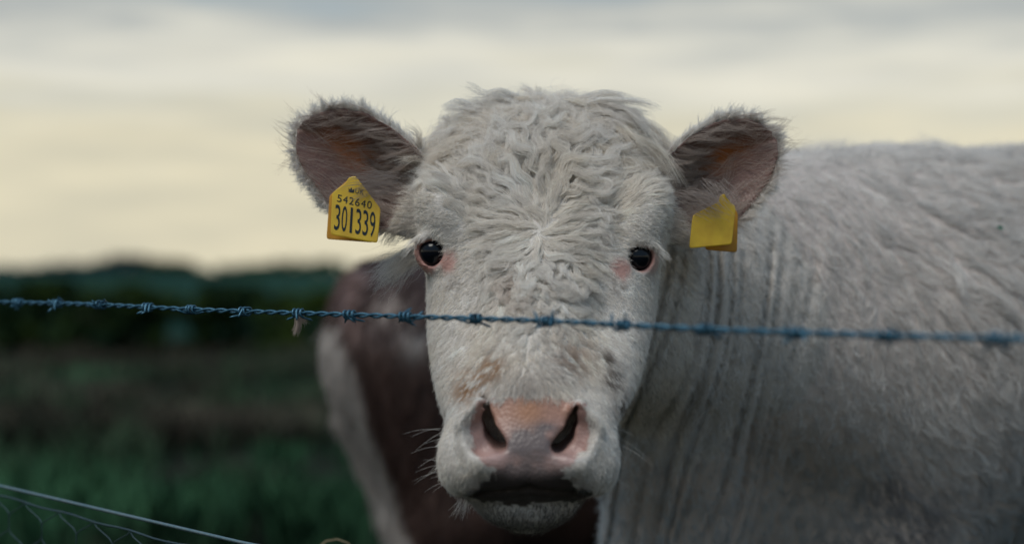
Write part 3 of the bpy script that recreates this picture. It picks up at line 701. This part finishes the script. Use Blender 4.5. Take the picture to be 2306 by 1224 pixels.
def ear_hair():
    K = 8
    for k, E in enumerate(EARS):
        on = (tl == k + 1)
        # outside and rim
        w = TA * on * (sstep(0.30, -0.1, ti) + 1.5 * sstep(0.86, 1.0, te) * sstep(0.75, 0.4, ti))
        def flow(p):
            u, v, w_ = E.loc(p); W, e, w0 = E.w0(u, v); rim = sstep(0.55, 1.0, np.abs(e)); tip = sstep(0.75, 1.0, u / E.tipu)
            return E.u * (0.75 - 0.35 * rim + 0.5 * tip)[:, None] + E.v * (np.sign(e) * rim * 0.9)[:, None] - E.w * 0.15
        m = 1500; gp, gn = sample(m, w); d = flow(gp) + rng.normal(0, 0.15, (m, 3))
        G = grow(gp, gn, d, 0.013 + 0.008 * rng.random(m), 0.25 + 0.2 * rng.random(m), 1.0, rng.normal(0, 0.35, m), np.full(m, 0.12), K)
        p, n = sample(17000, w); S, gi = clump(p, G, gp, 0.35, 0, 0.0018, K)
        tint = WHITE * (1 + 0.1 * rng.normal(size=(len(p), 1)))
        # inside: long wisps from the near margin and sparse down
        w = TA * on * sstep(0.0, 0.4, ti) * (0.16 + 0.6 * sstep(0.45, 0.9, tv) + 2.0 * sstep(0.48, 0.12, tu) + 0.25 * sstep(0.6, 0.9, te))
        m2 = 240; gp, gn = sample(m2, w); u, v, _ = E.loc(gp)
        d = E.u * 0.9 - E.v * (0.25 + 0.35 * (v > 0.01))[:, None] + rng.normal(0, 0.16, (m2, 3))
        G = grow(gp, gn, d, 0.026 + 0.020 * rng.random(m2), 0.55 + 0.3 * rng.random(m2), 1.2, rng.normal(0, 0.45, m2), np.full(m2, 0.15), K)
        p2, n2_ = sample(2000, w); S2, gi = clump(p2, G, gp, 0.6, 0, 0.0014, K)
        tint2 = WHITE * np.array((0.56, 0.49, 0.46)) * (1 + 0.12 * rng.normal(size=(len(p2), 1)))  # greyish inner hair, darkened further to paint in the ear's shade
        o = hair_obj('ear_hair', np.concatenate((S, S2)), np.r_[np.full(len(S), 0.0002), np.full(len(S2), 0.00013)], np.clip(np.concatenate((tint, tint2)), 0.02, 0.9), cow, inv)
        o['label'] = 'fringe and inner hair of the ' + ('left' if k == 0 else 'right') + ' ear in the picture'
ear_hair()

def tag_wisps():
    S = []
    for (x0, x1, y0, y1), (ex, ey), n_ in (((835, 905, 385, 440), (-62, 6), 150), ((1508, 1580, 425, 475), (62, 26), 130), ((1575, 1640, 400, 445), (38, 40), 70)):
        for i in range(n_):
            a = np.array((x0 + (x1 - x0) * rng.random(), y0 + (y1 - y0) * rng.random())); e = a + np.array((ex, ey)) * (0.5 + 0.7 * rng.random()) + rng.normal(0, 7, 2)
            m_ = 0.5 * (a + e) + (0, -6) + rng.normal(0, 4, 2); A_, M_, B_ = P(*a, 1.650), P(*m_, 1.622), P(*e, 1.613 + 0.006 * rng.random())
            u = np.linspace(0, 1, 8)[:, None]; S.append((1 - u) ** 2 * A_ + 2 * u * (1 - u) * M_ + u * u * B_)
    S = np.array(S); hair_obj('ear_hair', S, 0.00017, np.tile(WHITE * np.array((0.40, 0.36, 0.35)), (len(S), 1)) * (1 + 0.1 * rng.normal(size=(len(S), 1))), cow, inv)
tag_wisps()
def cheek_tuft():
    S = []
    for i in range(420):
        a = P(938 + rng.normal(0, 12), 552 + 40 * rng.random(), 1.685); ln = 0.022 + 0.035 * rng.random(); d = unit(np.array((-1.0, 0.1, -0.45)) + rng.normal(0, 0.22, 3))
        q = np.linspace(0, 1, 9); ph = rng.random() * 6.28; c_ = a + d * (ln * q)[:, None]; c_[:, 2] += 0.003 * np.sin(q * 9 + ph) * q - 0.008 * q ** 2; S.append(c_)
    S = np.array(S); hair_obj('cheek_hair', S, 0.00014, WHITE * (1 + 0.08 * rng.normal(size=(len(S), 1))), cow, inv)
cheek_tuft()
def lashes():
    for s_, c in EYES:
        m = 70; a = (np.linspace(0.0, 0.62, m) if s_ > 0 else np.linspace(0.38, 1.0, m)) * np.pi + rng.normal(0, 0.03, m)
        look = unit(np.array((s_ * 0.24, -0.97, 0.02))); r = unit(np.cross(look, (0, 0, 1.0))); r = r if r[0] > 0 else -r; u = np.array((0, 0, 1.0))
        root = c + look * 0.0145 + 0.0150 * (np.cos(a)[:, None] * r + np.sin(a)[:, None] * u)
        d = unit(look * 0.6 + u * (0.25 * np.sin(a))[:, None] + np.array((s_ * 1.1, 0, 0.05)) + rng.normal(0, 0.15, (m, 3)))
        s = np.linspace(0, 1, 7); ln = 0.013 + 0.008 * rng.random(m)
        S = root[:, None] + d[:, None] * (ln[:, None] * s[None])[:, :, None]; S[:, :, 2] += (0.003 - 0.012 * s ** 2)[None]
        hair_obj('eyelashes', S, 0.00020, np.tile(WHITE * 1.1, (m, 1)), cow, inv)
lashes()

def whiskers():
    S = []
    for i in range(20):
        sd_ = -1 if i < 15 else 1; px_, py_ = (1004 + rng.normal(0, 8), 960 + 130 * rng.random()) if sd_ < 0 else (1378 + rng.normal(0, 6), 960 + 130 * rng.random())
        a = P(px_, py_, 1.50); d = unit(np.array((sd_ * 0.9, -0.25, 0.35 * rng.random() - 0.32)) + rng.normal(0, 0.18, 3)); ln = 0.018 + 0.030 * rng.random() ** 2
        s = np.linspace(0, 1, 8); S.append(a + d * (ln * s)[:, None] + np.c_[0 * s, 0 * s, -0.25 * ln * s ** 2])
    for i in range(30):
        t = 0.3 * rng.random(); px_ = 1055 + 250 * t; py_ = 1128 + 52 * math.sin(math.pi * t) - 4
        a = P(px_, py_, 1.515); d = unit(np.array(((t - 0.5) * 1.2, -0.1, -1.0)) + rng.normal(0, 0.3, 3)); ln = 0.004 + 0.006 * rng.random()
        s = np.linspace(0, 1, 8); S.append(a + d * (ln * s)[:, None])
    for i in range(46):
        a = P(1050 + rng.normal(0, 9), 1120 + rng.normal(0, 5), 1.505); d = unit(np.array((-0.35, -0.1, -1.0)) + rng.normal(0, 0.22, 3)); ln = 0.012 + 0.012 * rng.random()
        s = np.linspace(0, 1, 8); S.append(a + d * (ln * s)[:, None])
    S = np.array(S); hair_obj('whiskers', S, 0.00011, np.tile(WHITE * 1.1, (len(S), 1)), cow, inv)
whiskers()

def coat():
    K = 8
    bd = (tl == 0) & ~is_head & (TC[:, 1] > 1.70) & (TC[:, 2] > 0.50)
    front = sstep(-0.5, 0.1, -TN[:, 1] + 0.6 * np.maximum(TN[:, 2], 0))
    w = TA * bd * front * np.where(TC[:, 0] < 0.95, 1.0, 0.28)
    m = 6000; gp, gn = sample(m, w); px, py = PX(gp)
    back = sstep(0.30, 0.75, gp[:, 0])
    nz = vnoise(gp, 7, 31) + 0.5 * vnoise(gp, 17, 34); nz2 = vnoise(gp, 18, 32) + 0.5 * vnoise(gp, 40, 35)
    d = np.stack((0.10 + 0.75 * back + 0.5 * nz * back, 0.25 + 0 * nz, -0.95 + 0.45 * back + 0.6 * nz2 * back), 1)
    lf = vnoise(gp, 5.5, 33); ln = (0.010 + 0.020 * back) * np.exp(rng.normal(0, 0.22, m) + 0.35 * lf); rough = 0.3 + 0.9 * back
    G = grow(gp, gn, d, ln, 0.18 + 0.55 * rng.random(m) * rough, 1.0, (rng.normal(0, 0.6, m) + 1.0 * nz2) * rough, 0.12 + 0.2 * rng.random(m) * rough, K)
    p, n = sample(120000, w); S, gi = clump(p, G, gp, 0.25 + 0.35 * np.clip(0.5 + vnoise(p, 8, 36), 0, 1), 0, 0.0034, K)
    px, py = PX(p)
    tint = WHITE * np.array((0.82, 0.83, 0.845)) * (1 + 0.10 * rng.normal(size=(len(p), 1)) + 0.08 * rng.normal(size=(m, 1))[gi])
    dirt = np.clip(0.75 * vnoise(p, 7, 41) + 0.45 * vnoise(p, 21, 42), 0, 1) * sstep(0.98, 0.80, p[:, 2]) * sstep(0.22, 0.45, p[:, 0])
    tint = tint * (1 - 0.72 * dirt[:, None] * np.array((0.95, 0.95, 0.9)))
    low_shade = (sstep(1.0, 0.70, p[:, 2]) * (0.75 + 0.25 * vnoise(p, 13, 43)))[:, None]; tint = tint * (1 - low_shade * np.array((0.42, 0.32, 0.24)))  # shade painted into the lower coat, darker and bluer downwards
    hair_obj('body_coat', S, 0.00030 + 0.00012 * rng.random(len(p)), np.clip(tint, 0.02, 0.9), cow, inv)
    # long wisps along the topline
    w2 = TA * bd * sstep(0.75, 0.95, TN[:, 2]) * (TC[:, 0] > 0.18) * (TC[:, 0] < 1.2)
    m2 = 60; gp, gn = sample(m2, w2); d = np.array((0.7, 0, 0.3)) + rng.normal(0, 0.5, (m2, 3))
    G = grow(gp, gn, d, 0.020 + 0.030 * rng.random(m2) ** 2, 0.7 + 0.8 * rng.random(m2), 1.1, rng.normal(0, 0.6, m2), np.full(m2, 0.2), K)
    p, n = sample(1500, w2); S, gi = clump(p, G, gp, 0.7, 0, 0.003, K)
    hair_obj('back_wisps', S, 0.0003, np.tile(WHITE, (len(p), 1)), cow, inv)
coat()

# ------------------------------------------------------------------ the brown and white cow behind
def brown_cow():
    F2 = Field(axis((-0.45, 0.15, 0.010), (0.15, 1.75, 0.02)), axis((2.72, 3.55, 0.014)), axis((-0.02, 0.5, 0.02), (0.5, 1.2, 0.012)))
    F2.chain([(-0.10, 3.12, 0.885), (0.35, 3.14, 0.83), (0.80, 3.12, 0.86)], [0.225, 0.26, 0.235], 0.09)
    F2.cone((0.02, 3.12, 0.71), (0.80, 3.12, 0.70), 0.22, 0.23, 0.08)
    F2.cone((-0.25, 3.08, 1.01), (0.75, 3.12, 1.02), 0.088, 0.09, 0.06)
    F2.cone((-0.245, 3.04, 0.99), (-0.225, 3.02, 0.88), 0.085, 0.10, 0.05)
    F2.cone((-0.20, 2.99, 0.92), (-0.10, 2.98, 0.62), 0.16, 0.115, 0.06)
    F2.cone((-0.20, 3.24, 0.92), (-0.10, 3.26, 0.62), 0.16, 0.115, 0.06)
    for yy in (2.98, 3.26):
        F2.chain([(-0.10, yy, 0.62), (-0.20, yy, 0.40), (-0.16, yy, 0.15), (-0.15, yy, 0.03)], [0.11, 0.05, 0.036, 0.05], 0.04)
        F2.chain([(0.85, yy, 0.66), (0.84, yy, 0.36), (0.86, yy, 0.15), (0.85, yy, 0.03)], [0.10, 0.05, 0.035, 0.05], 0.04)
    F2.cone((0.90, 3.12, 0.92), (1.28, 3.12, 1.0), 0.17, 0.11, 0.07)
    F2.cone((1.32, 3.12, 1.00), (1.58, 3.12, 0.84), 0.10, 0.06, 0.05)
    for s_ in (-1, 1): F2.cone((1.24, 3.12 + s_ * 0.07, 1.06), (1.20, 3.12 + s_ * 0.20, 1.05), 0.035, 0.015, 0.02, sq=(1, 1, 0.8))
    F2.chain([(-0.30, 3.11, 1.04), (-0.345, 3.10, 0.95), (-0.325, 3.09, 0.78), (-0.235, 3.09, 0.58), (-0.19, 3.09, 0.40)], [0.030, 0.022, 0.022, 0.024, 0.035], 0.03)
    v, q = F2.mesh(); v = relax(v, q, 2); n = vert_normals(v, q)
    def colour(p):
        px, py = PX(p); wob = 14 * vnoise(p, 9, 51) + 8 * vnoise(p, 25, 52)
        edge = np.interp(py, [560, 700, 740, 830, 950, 1100, 1224, 1400], [700, 715, 760, 800, 822, 878, 930, 980])
        wht = (1 - sstep(-14, 14, px - edge + wob)) * sstep(640, 720, py + wob)
        wht = np.maximum(wht, 0.75 * blotch(px, py, 935, 775, 32))
        c = np.tile(np.array((0.058, 0.034, 0.029)), (len(p), 1)); k = np.clip(0.5 + 0.9 * vnoise(p, 12, 53), 0, 1)[:, None]
        c = c * (1 - 0.4 * k) + np.array((0.10, 0.058, 0.048)) * 0.4 * k
        st = (np.exp(-((px - 800 - wob) / 22) ** 2) * sstep(560, 640, py) * (1 - sstep(740, 800, py)))[:, None] * 0.7
        c = c * (1 - st) + np.array((0.26, 0.17, 0.15)) * st
        pk = (blotch(px, py, 745, 620, 45) * 0.7)[:, None]; c = c * (1 - pk) + np.array((0.27, 0.17, 0.15)) * pk
        c = c * (1 - wht[:, None]) + np.array((0.42, 0.38, 0.355)) * wht[:, None]
        lowd = (p[:, 2] < 0.06)[:, None]; return np.where(lowd, 0.04, c)
    root = empty('brown_cow', (0.3, 3.12, 0)); iv = -np.array((0.3, 3.12, 0))
    tag(root, 'brown cow with white hind edge standing behind the white cow', 'cow')
    me = mesh_np('body', v + iv, q); colour_attr(me, 'skin', colour(v)); link('body', me, root, M_skin)
    tri = np.concatenate((q[:, (0, 1, 2)], q[:, (0, 2, 3)])); tc_ = v[tri].mean(1); nn = np.cross(v[tri[:, 1]] - v[tri[:, 0]], v[tri[:, 2]] - v[tri[:, 0]])
    w = 0.5 * np.linalg.norm(nn, axis=1) * (tc_[:, 0] < 0.25) * (unit(nn)[:, 1] < 0.45) * (tc_[:, 2] > 0.4)
    gp, gn = sample(1800, w, tri, v, n); nz = vnoise(gp, 8, 61); K = 6
    d = np.stack((-0.15 + 0.4 * nz, -0.1 + 0 * nz, -0.9 + 0 * nz), 1)
    G = grow(gp, gn, d, np.full(len(gp), 0.030) * np.exp(rng.normal(0, 0.2, len(gp))), np.full(len(gp), 0.45), 1.0, rng.normal(0, 0.4, len(gp)), np.full(len(gp), 0.15), K)
    p, _ = sample(24000, w, tri, v, n); S, gi = clump(p, G, gp, 0.6, 0, 0.002, K)
    t = colour(p) * (1 + 0.12 * rng.normal(size=(len(p), 1)))
    hair_obj('body_coat', S, 0.00042, np.clip(t, 0.01, 0.8), root, iv)
brown_cow()

# ------------------------------------------------------------------ ear tags
def plate(poly, Y, thick, m, name, parent, off, tilt=(0, 0)):
    pts = np.array(poly, float); c = pts.mean(0)
    # round the corners a little
    out = []
    for i in range(len(pts)):
        a, b, d = pts[i - 1], pts[i], pts[(i + 1) % len(pts)]
        r = min(7.0, 0.3 * np.linalg.norm(a - b), 0.3 * np.linalg.norm(d - b)); p0 = b + (a - b) / np.linalg.norm(a - b) * r; p1 = b + (d - b) / np.linalg.norm(d - b) * r
        for s in (0, 0.33, 0.67, 1): out.append((1 - s) ** 2 * p0 + 2 * s * (1 - s) * b + s * s * p1)
    out = np.array(out); n = len(out)
    yy = Y + tilt[0] * (out[:, 0] - c[0]) / FPX * Y + tilt[1] * (out[:, 1] - c[1]) / FPX * Y
    f = np.array([P(x, y, q) for (x, y), q in zip(out, yy)]); bk = f + (0, thick, 0)
    inn_ = f.mean(0) + (f - f.mean(0)) * 0.97
    v = np.concatenate((f + (0, thick * 0.25, 0), bk, inn_)); fc = [tuple(2 * n + i for i in range(n))[::-1], tuple(n + i for i in range(n))]
    for i in range(n): j = (i + 1) % n; fc += [(i, j, n + j, n + i)[::-1], (2 * n + i, 2 * n + j, j, i)[::-1]]
    me = mesh_np(name, v + off, fc, False); return link(name, me, parent, m)
def text_mesh(txt):
    cu = bpy.data.curves.new('t', 'FONT'); cu.body = txt; cu.resolution_u = 4
    o = bpy.data.objects.new('t', cu); COL.objects.link(o); dg = bpy.context.evaluated_depsgraph_get()
    me = bpy.data.meshes.new_from_object(o.evaluated_get(dg)); bpy.data.objects.remove(o)
    v = np.array([p.co[:] for p in me.vertices]); f = [tuple(p.vertices) for p in me.polygons]; bpy.data.meshes.remove(me); bpy.data.curves.remove(cu)
    v[:, :2] = (v[:, :2] - v[:, :2].min(0)) / (v[:, :2].max(0) - v[:, :2].min(0)); return v, f
def lettering(txt, quad, Yfn, name, parent, off, bold=0.0):
    q = np.array(quad, float); nch = len(txt); parts = []     # quad: bl, br, tr, tl ; each character gets its own cell
    for i, ch in enumerate(txt):
        if ch == ' ': continue
        v, f = text_mesh(ch); x0, x1 = (i + 0.10) / nch, (i + 0.86) / nch
        if ch == '1': x0, x1 = (i + 0.30) / nch, (i + 0.62) / nch
        xx = x0 + v[:, 0] * (x1 - x0); yy = v[:, 1]
        pp = (1 - xx)[:, None] * ((1 - yy)[:, None] * q[0] + yy[:, None] * q[3]) + xx[:, None] * ((1 - yy)[:, None] * q[1] + yy[:, None] * q[2])
        w = np.array([P(a, b, Yfn(a, b)) for a, b in pp]); parts.append((w, f))
    v, f = merge(parts); return link(name, mesh_np(name, v + off, f, False), parent, M_ink)
def stud(p, r, name, parent, off, m, length=0.03):
    v, f = tube([p + (0, -0.0035, 0), p + (0, -0.0025, 0), p + (0, 0.001, 0), p + (0, 0.0012, 0), p + (0, length, 0)], [r * 0.7, r, r, r * 0.4, r * 0.4], 16)
    return link(name, mesh_np(name, v + off, f), parent, m)
def ear_tags():
    Y = 1.628; poly = [(744, 528), (850, 547), (857, 470), (815, 415), (800, 396), (786, 399), (778, 412), (748, 434)]; til = (-0.10, -0.12)
    c = np.array(poly, float).mean(0); base = P(800, 470, Y); t = empty('ear_tag', base); off = -base
    tag(t, 'yellow ear tag printed 542640 and 301339 in the ear on the left', 'ear tag', 'yellow ear tags')
    plate(poly, Y, 0.0016, M_tag, 'front_panel', t, off, til)
    plate([(735, 538), (842, 546), (850, 470), (806, 402), (784, 404), (742, 440)], Y + 0.020, 0.0016, M_tag2, 'back_panel', t, off, til)
    Yf = lambda a, b: Y + til[0] * (a - c[0]) / FPX * Y + til[1] * (b - c[1]) / FPX * Y - 0.0004
    lettering('301339', [(750, 516), (846, 535), (848, 478), (754, 459)], Yf, 'printed_number', t, off)
    lettering('542640', [(757, 453), (838, 471), (840, 454), (759, 437)], Yf, 'printed_number', t, off)
    lettering('UK', [(798, 434), (820, 439), (822, 427), (800, 423)], Yf, 'printed_letters', t, off)
    # small crown mark beside the letters
    cr = np.array([(785, 432), (797, 434), (798, 424), (794, 428), (791, 421), (788, 427), (785, 422)], float)
    cr[:, 1] = cr[:, 1]; v = np.array([P(a, b, Yf(a, b)) for a, b in cr]); link('printed_crown', mesh_np('printed_crown', v + off, [(0, 1, 2, 3), (0, 3, 4, 5), (0, 5, 6)], False), t, M_ink)
    stud(P(797, 410, Y + 0.006), 0.0024, 'stud', t, off, M_tag2, 0.034)
    Y = 1.630; poly = [(1552, 559), (1648, 550), (1657, 466), (1640, 450), (1632, 436), (1622, 440), (1618, 455), (1560, 484)]
    base = P(1610, 500, Y); t = empty('ear_tag', base); off = -base
    tag(t, 'blank yellow ear tag in the ear on the right, half covered by hair', 'ear tag', 'yellow ear tags')
    plate(poly, Y, 0.0016, M_tag, 'front_panel', t, off, (0.10, -0.10))
    plate([(1588, 562), (1660, 568), (1662, 480), (1640, 448), (1622, 448), (1592, 480)], Y + 0.022, 0.0016, M_tag2, 'back_panel', t, off, (0.1, -0.1))
    stud(P(1630, 450, Y + 0.006), 0.0024, 'stud', t, off, M_tag2, 0.034)
ear_tags()

# ------------------------------------------------------------------ the fence
FA, FB = 9.71 / 18.0, 0.00288 / 18.0                  # 1 / depth of the fence line against the photo column
def fence_Y(px): return 1.0 / (FA + FB * px)
A0 = P(0, 640, fence_Y(0)); A1 = P(2306, 640, fence_Y(2306)); DIR = unit(A1 - A0)
def at_px(px):
    Y = fence_Y(px); return np.array(((px - CX) / FPX * Y, Y))
def s_of(px): return float((at_px(px) - A0[:2]) @ DIR[:2])
S0, S1 = s_of(0) - 1.5, s_of(2306) + 0.75
def line(s, z): s = np.asarray(s, float); return np.stack((A0[0] + DIR[0] * s, A0[1] + DIR[1] * s, np.broadcast_to(z, s.shape)), -1)
wp = [(0, 680), (230, 686), (430, 697), (672, 705), (930, 713), (1230, 722), (1590, 742), (2000, 756), (2306, 764)]
ws = np.array([s_of(a) for a, b in wp]); wz = np.array([P(a, b, fence_Y(a))[2] for a, b in wp])
def wire_z(s): return np.interp(s, np.r_[S0, ws, S1], np.r_[wz[0] + 0.004, wz, wz[-1] + 0.006])
def barbed_wire():
    s = np.arange(S0, S1, 0.0028); z = wire_z(s); k = np.ones(41) / 41; z = np.convolve(np.pad(z, 20, 'edge'), k, 'valid')
    c = line(s, z); nrm = np.cross(DIR, (0, 0, 1.0)); base = line(np.array([S0]), 0)[0]; t = empty('barbed_wire', base)
    tag(t, 'twisted bluish barbed wire strand crossing in front of the white cow', 'barbed wire')
    for ph in (0, math.pi):
        a = s * 2 * math.pi / 0.036 + ph + 0.6 * np.sin(s * 9)
        path = c + 0.00155 * (np.cos(a)[:, None] * nrm + np.sin(a)[:, None] * np.array((0, 0, 1.0)))
        v, f = tube(path, 0.00135, 6); link('strand', mesh_np('strand', v - base, f), t, M_wire)
    bpx = [40, 128, 226, 332, 430, 550, 672, 788, 915, 1070, 1230, 1400, 1590, 1790, 2000, 2250]
    ss = [s_of(x) for x in bpx]; ss = list(np.arange(ss[0] - 0.078, S0 + 0.03, -0.078)) + ss + list(np.arange(ss[-1] + 0.078, S1 - 0.03, 0.078))
    for i, q in enumerate(ss):
        r_ = np.random.default_rng(100 + i); parts = []
        for j in range(2):
            turns = 1.6; th = np.linspace(0, turns * 2 * math.pi, 26); a0 = r_.random() * 6.28 if i not in (99,) else 0
            hx_ = (th / th[-1] - 0.5) * 0.0085 + (j - 0.5) * 0.0065; rr_ = 0.0040
            coil = np.stack((hx_, rr_ * np.cos(th + a0), rr_ * np.sin(th + a0)), 1)
            def tipdir(ang, sgn): return np.array((sgn * 0.45 + 0.3 * r_.normal(), -sgn * math.sin(ang), sgn * math.cos(ang)))
            d0 = unit(tipdir(a0, -1.0)); d1 = unit(tipdir(th[-1] + a0, 1.0)); ln = 0.0085 + 0.003 * r_.random()
            pth = np.concatenate((coil[0] + d0 * np.linspace(ln, ln * 0.2, 4)[:, None], coil, coil[-1] + d1 * np.linspace(ln * 0.2, ln, 4)[:, None]))
            rad = np.full(len(pth), 0.00115); rad[0] = rad[-1] = 0.0004
            parts.append(tube(pth, rad, 6))
        v, f = merge(parts)
        o = link('barb', mesh_np('barb', v, f), t, M_wire)
        cpt = line(np.array([q]), np.interp(q, s, z))[0]; o.location = cpt - base; o.rotation_euler = (0, 0, math.atan2(DIR[1], DIR[0]))
    # hair caught on a barb
    q = s_of(672); cpt = line(np.array([q]), float(np.interp(q, s, z)))[0]; S = []
    tail = (P(665, 748, fence_Y(672)), P(688, 726, fence_Y(672)))
    for i in range(260):
        a = cpt + rng.normal(0, 0.0016, 3) + (0, 0, -0.004); e = tail[0] + rng.normal(0, 0.0017, 3) if i < 200 else tail[1] + rng.normal(0, 0.002, 3)
        u = np.linspace(0, 1, 7)[:, None]; mid = 0.5 * (a + e) + rng.normal(0, 0.0022, 3) + (0.003, 0, 0)
        S.append((1 - u) ** 2 * a + 2 * u * (1 - u) * mid + u * u * e)
    o = hair_obj('hair_tuft', np.array(S) - cpt, 0.00012, np.tile((0.46, 0.38, 0.33), (260, 1)), None, np.zeros(3)); o.location = cpt; del o['kind']
    tag(o, 'small pale tuft of hair snagged on a barb of the wire', 'hair tuft')
barbed_wire()
def net_fence():
    zl = lambda s: np.interp(s, [S0, s_of(0), s_of(560), S1], [P(0, 1093, fence_Y(0))[2] + 0.004, P(0, 1093, fence_Y(0))[2], P(560, 1224, fence_Y(560))[2], 0.768])
    zn = lambda s: np.interp(s, [S0, s_of(0), s_of(400), S1], [P(0, 1115, fence_Y(0))[2] + 0.002, P(0, 1115, fence_Y(0))[2], P(400, 1224, fence_Y(400))[2], 0.752])
    s = np.arange(S0, S1, 0.02); base = line(np.array([S0]), 0)[0]
    v, f = tube(line(s, zl(s)), 0.0019, 8); o = link('line_wire', mesh_np('line_wire', v - base, f), None, M_wire2); o.location = base
    tag(o, 'straight taut plain wire above the netting at lower left', 'wire')
    t = empty('wire_netting', base); tag(t, 'crinkled wire netting hanging below the plain wire at lower left', 'netting')
    n = line(s, zn(s)); n[:, 2] += 0.0010 * np.sin(s * 60)
    v, f = tube(n, 0.0011, 6); link('top_wire', mesh_np('top_wire', v - base, f), t, M_net)
    # hexagonal mesh: every wire zigzags down and twists with its neighbours in turn
    W, H = 0.064, 0.036; zz = 0.0; pts = []; x = 0.0; k = 0
    while zz > -0.74:
        sgn = 1 if k % 2 == 0 else -1
        for q in np.linspace(0, 1, 5)[:-1]: pts.append((sgn * (-W / 4 + W / 2 * (q * q * (3 - 2 * q))) , zz - q * H * 0.55))
        for q in (0, 0.5): pts.append((sgn * W / 4, zz - H * 0.55 - q * H * 0.45))
        zz -= H; k += 1
    pts = np.array(pts)
    for mir in (0,):
        path = np.zeros((len(pts), 3)); path[:, 0] = DIR[0] * pts[:, 0]; path[:, 1] = DIR[1] * pts[:, 0]; path[:, 2] = pts[:, 1]
        v, f = tube(path, 0.0006, 5, True); mA = mesh_np('mesh_wire', v, f); mA.materials.append(M_net)
        pB = path.copy(); pB[:, :2] *= -1; v, f = tube(pB, 0.0006, 5, True); mB = mesh_np('mesh_wire', v, f); mB.materials.append(M_net)
    for i, q in enumerate(np.arange(S0 + 0.03, S1 - 0.03, W / 2)):
        o = bpy.data.objects.new('mesh_wire', mA if i % 2 == 0 else mB); COL.objects.link(o); o.parent = t
        o.location = line(np.array([q]), float(zn(q)))[0] - base
    for q, lab in ((S0, 'weathered round fence post holding the wires beyond the left edge'), (S1, 'weathered round fence post holding the wires beyond the right edge')):
        c = line(np.array([q]), 0)[0]; zz = np.array((-0.3, 0.0, 0.4, 0.8, 1.14, 1.16)); rr_ = np.array((0.04, 0.045, 0.044, 0.043, 0.041, 0.034))
        v, f = tube(np.c_[0.006 * np.sin(zz * 4), 0 * zz, zz], rr_, 16); o = link('fence_post', mesh_np('fence_post', v, f), None, M_post); o.location = c
        tag(o, lab, 'fence post', 'fence posts')
net_fence()
# dry stem nodding into the bottom of the picture
def stem():
    a = P(700, 1300, 1.85); pts = [P(712, 1236, 1.85), P(735, 1217, 1.85), P(760, 1213, 1.85), P(785, 1222, 1.85), P(795, 1240, 1.85)]
    foot = np.array((a[0] - 0.02, a[1], 0.0)); path = [foot, foot + (0.01, 0, 0.4), P(690, 1290, 1.85)] + pts
    path = np.array(path); t = np.linspace(0, len(path) - 1, 50); pp = np.stack([np.interp(t, np.arange(len(path)), path[:, i]) for i in range(3)], 1)
    v, f = tube(pp, np.linspace(0.0016, 0.0006, 50), 6); base = foot
    m = noise_mat('dry_stem', (0.30, 0.25, 0.16), (0.22, 0.17, 0.10), 40, 0.8)
    o = link('dry_grass_stem', mesh_np('dry_grass_stem', v - base, f), None, m); o.location = base
    tag(o, 'dry bent grass stem arching into the bottom edge below the brown cow', 'grass stem')
stem()

# scrap of green leaf caught in the coat
def leaf_scrap():
    a, b = PX(V); k = np.nonzero((np.abs(a - 2253) < 14) & (np.abs(b - 512) < 14) & (V[:, 1] < 2.2))[0]
    if not len(k): return
    y = V[k, 1].min() - 0.014; c = P(2253, 512, y); t = np.linspace(0, 2 * np.pi, 10, endpoint=False)
    r = 0.0032 * (1 + 0.25 * np.cos(2 * t + 0.6)); f = np.c_[r * np.cos(t), 0.0006 * np.cos(2 * t), r * np.sin(t) * 0.9]
    v = np.concatenate((f, f + (0, 0.0006, 0))); n = 10
    fc = [tuple(range(n))[::-1], tuple(range(n, 2 * n))] + [(i, (i + 1) % n, n + (i + 1) % n, n + i) for i in range(n)]
    m = noise_mat('leaf_scrap', (0.01, 0.12, 0.08), (0.01, 0.16, 0.10), 90, 0.7)
    o = link('leaf_scrap', mesh_np('leaf_scrap', v, fc, False), None, m); o.location = c
    tag(o, 'tiny green scrap of leaf caught in the white coat at right', 'leaf scrap')
leaf_scrap()
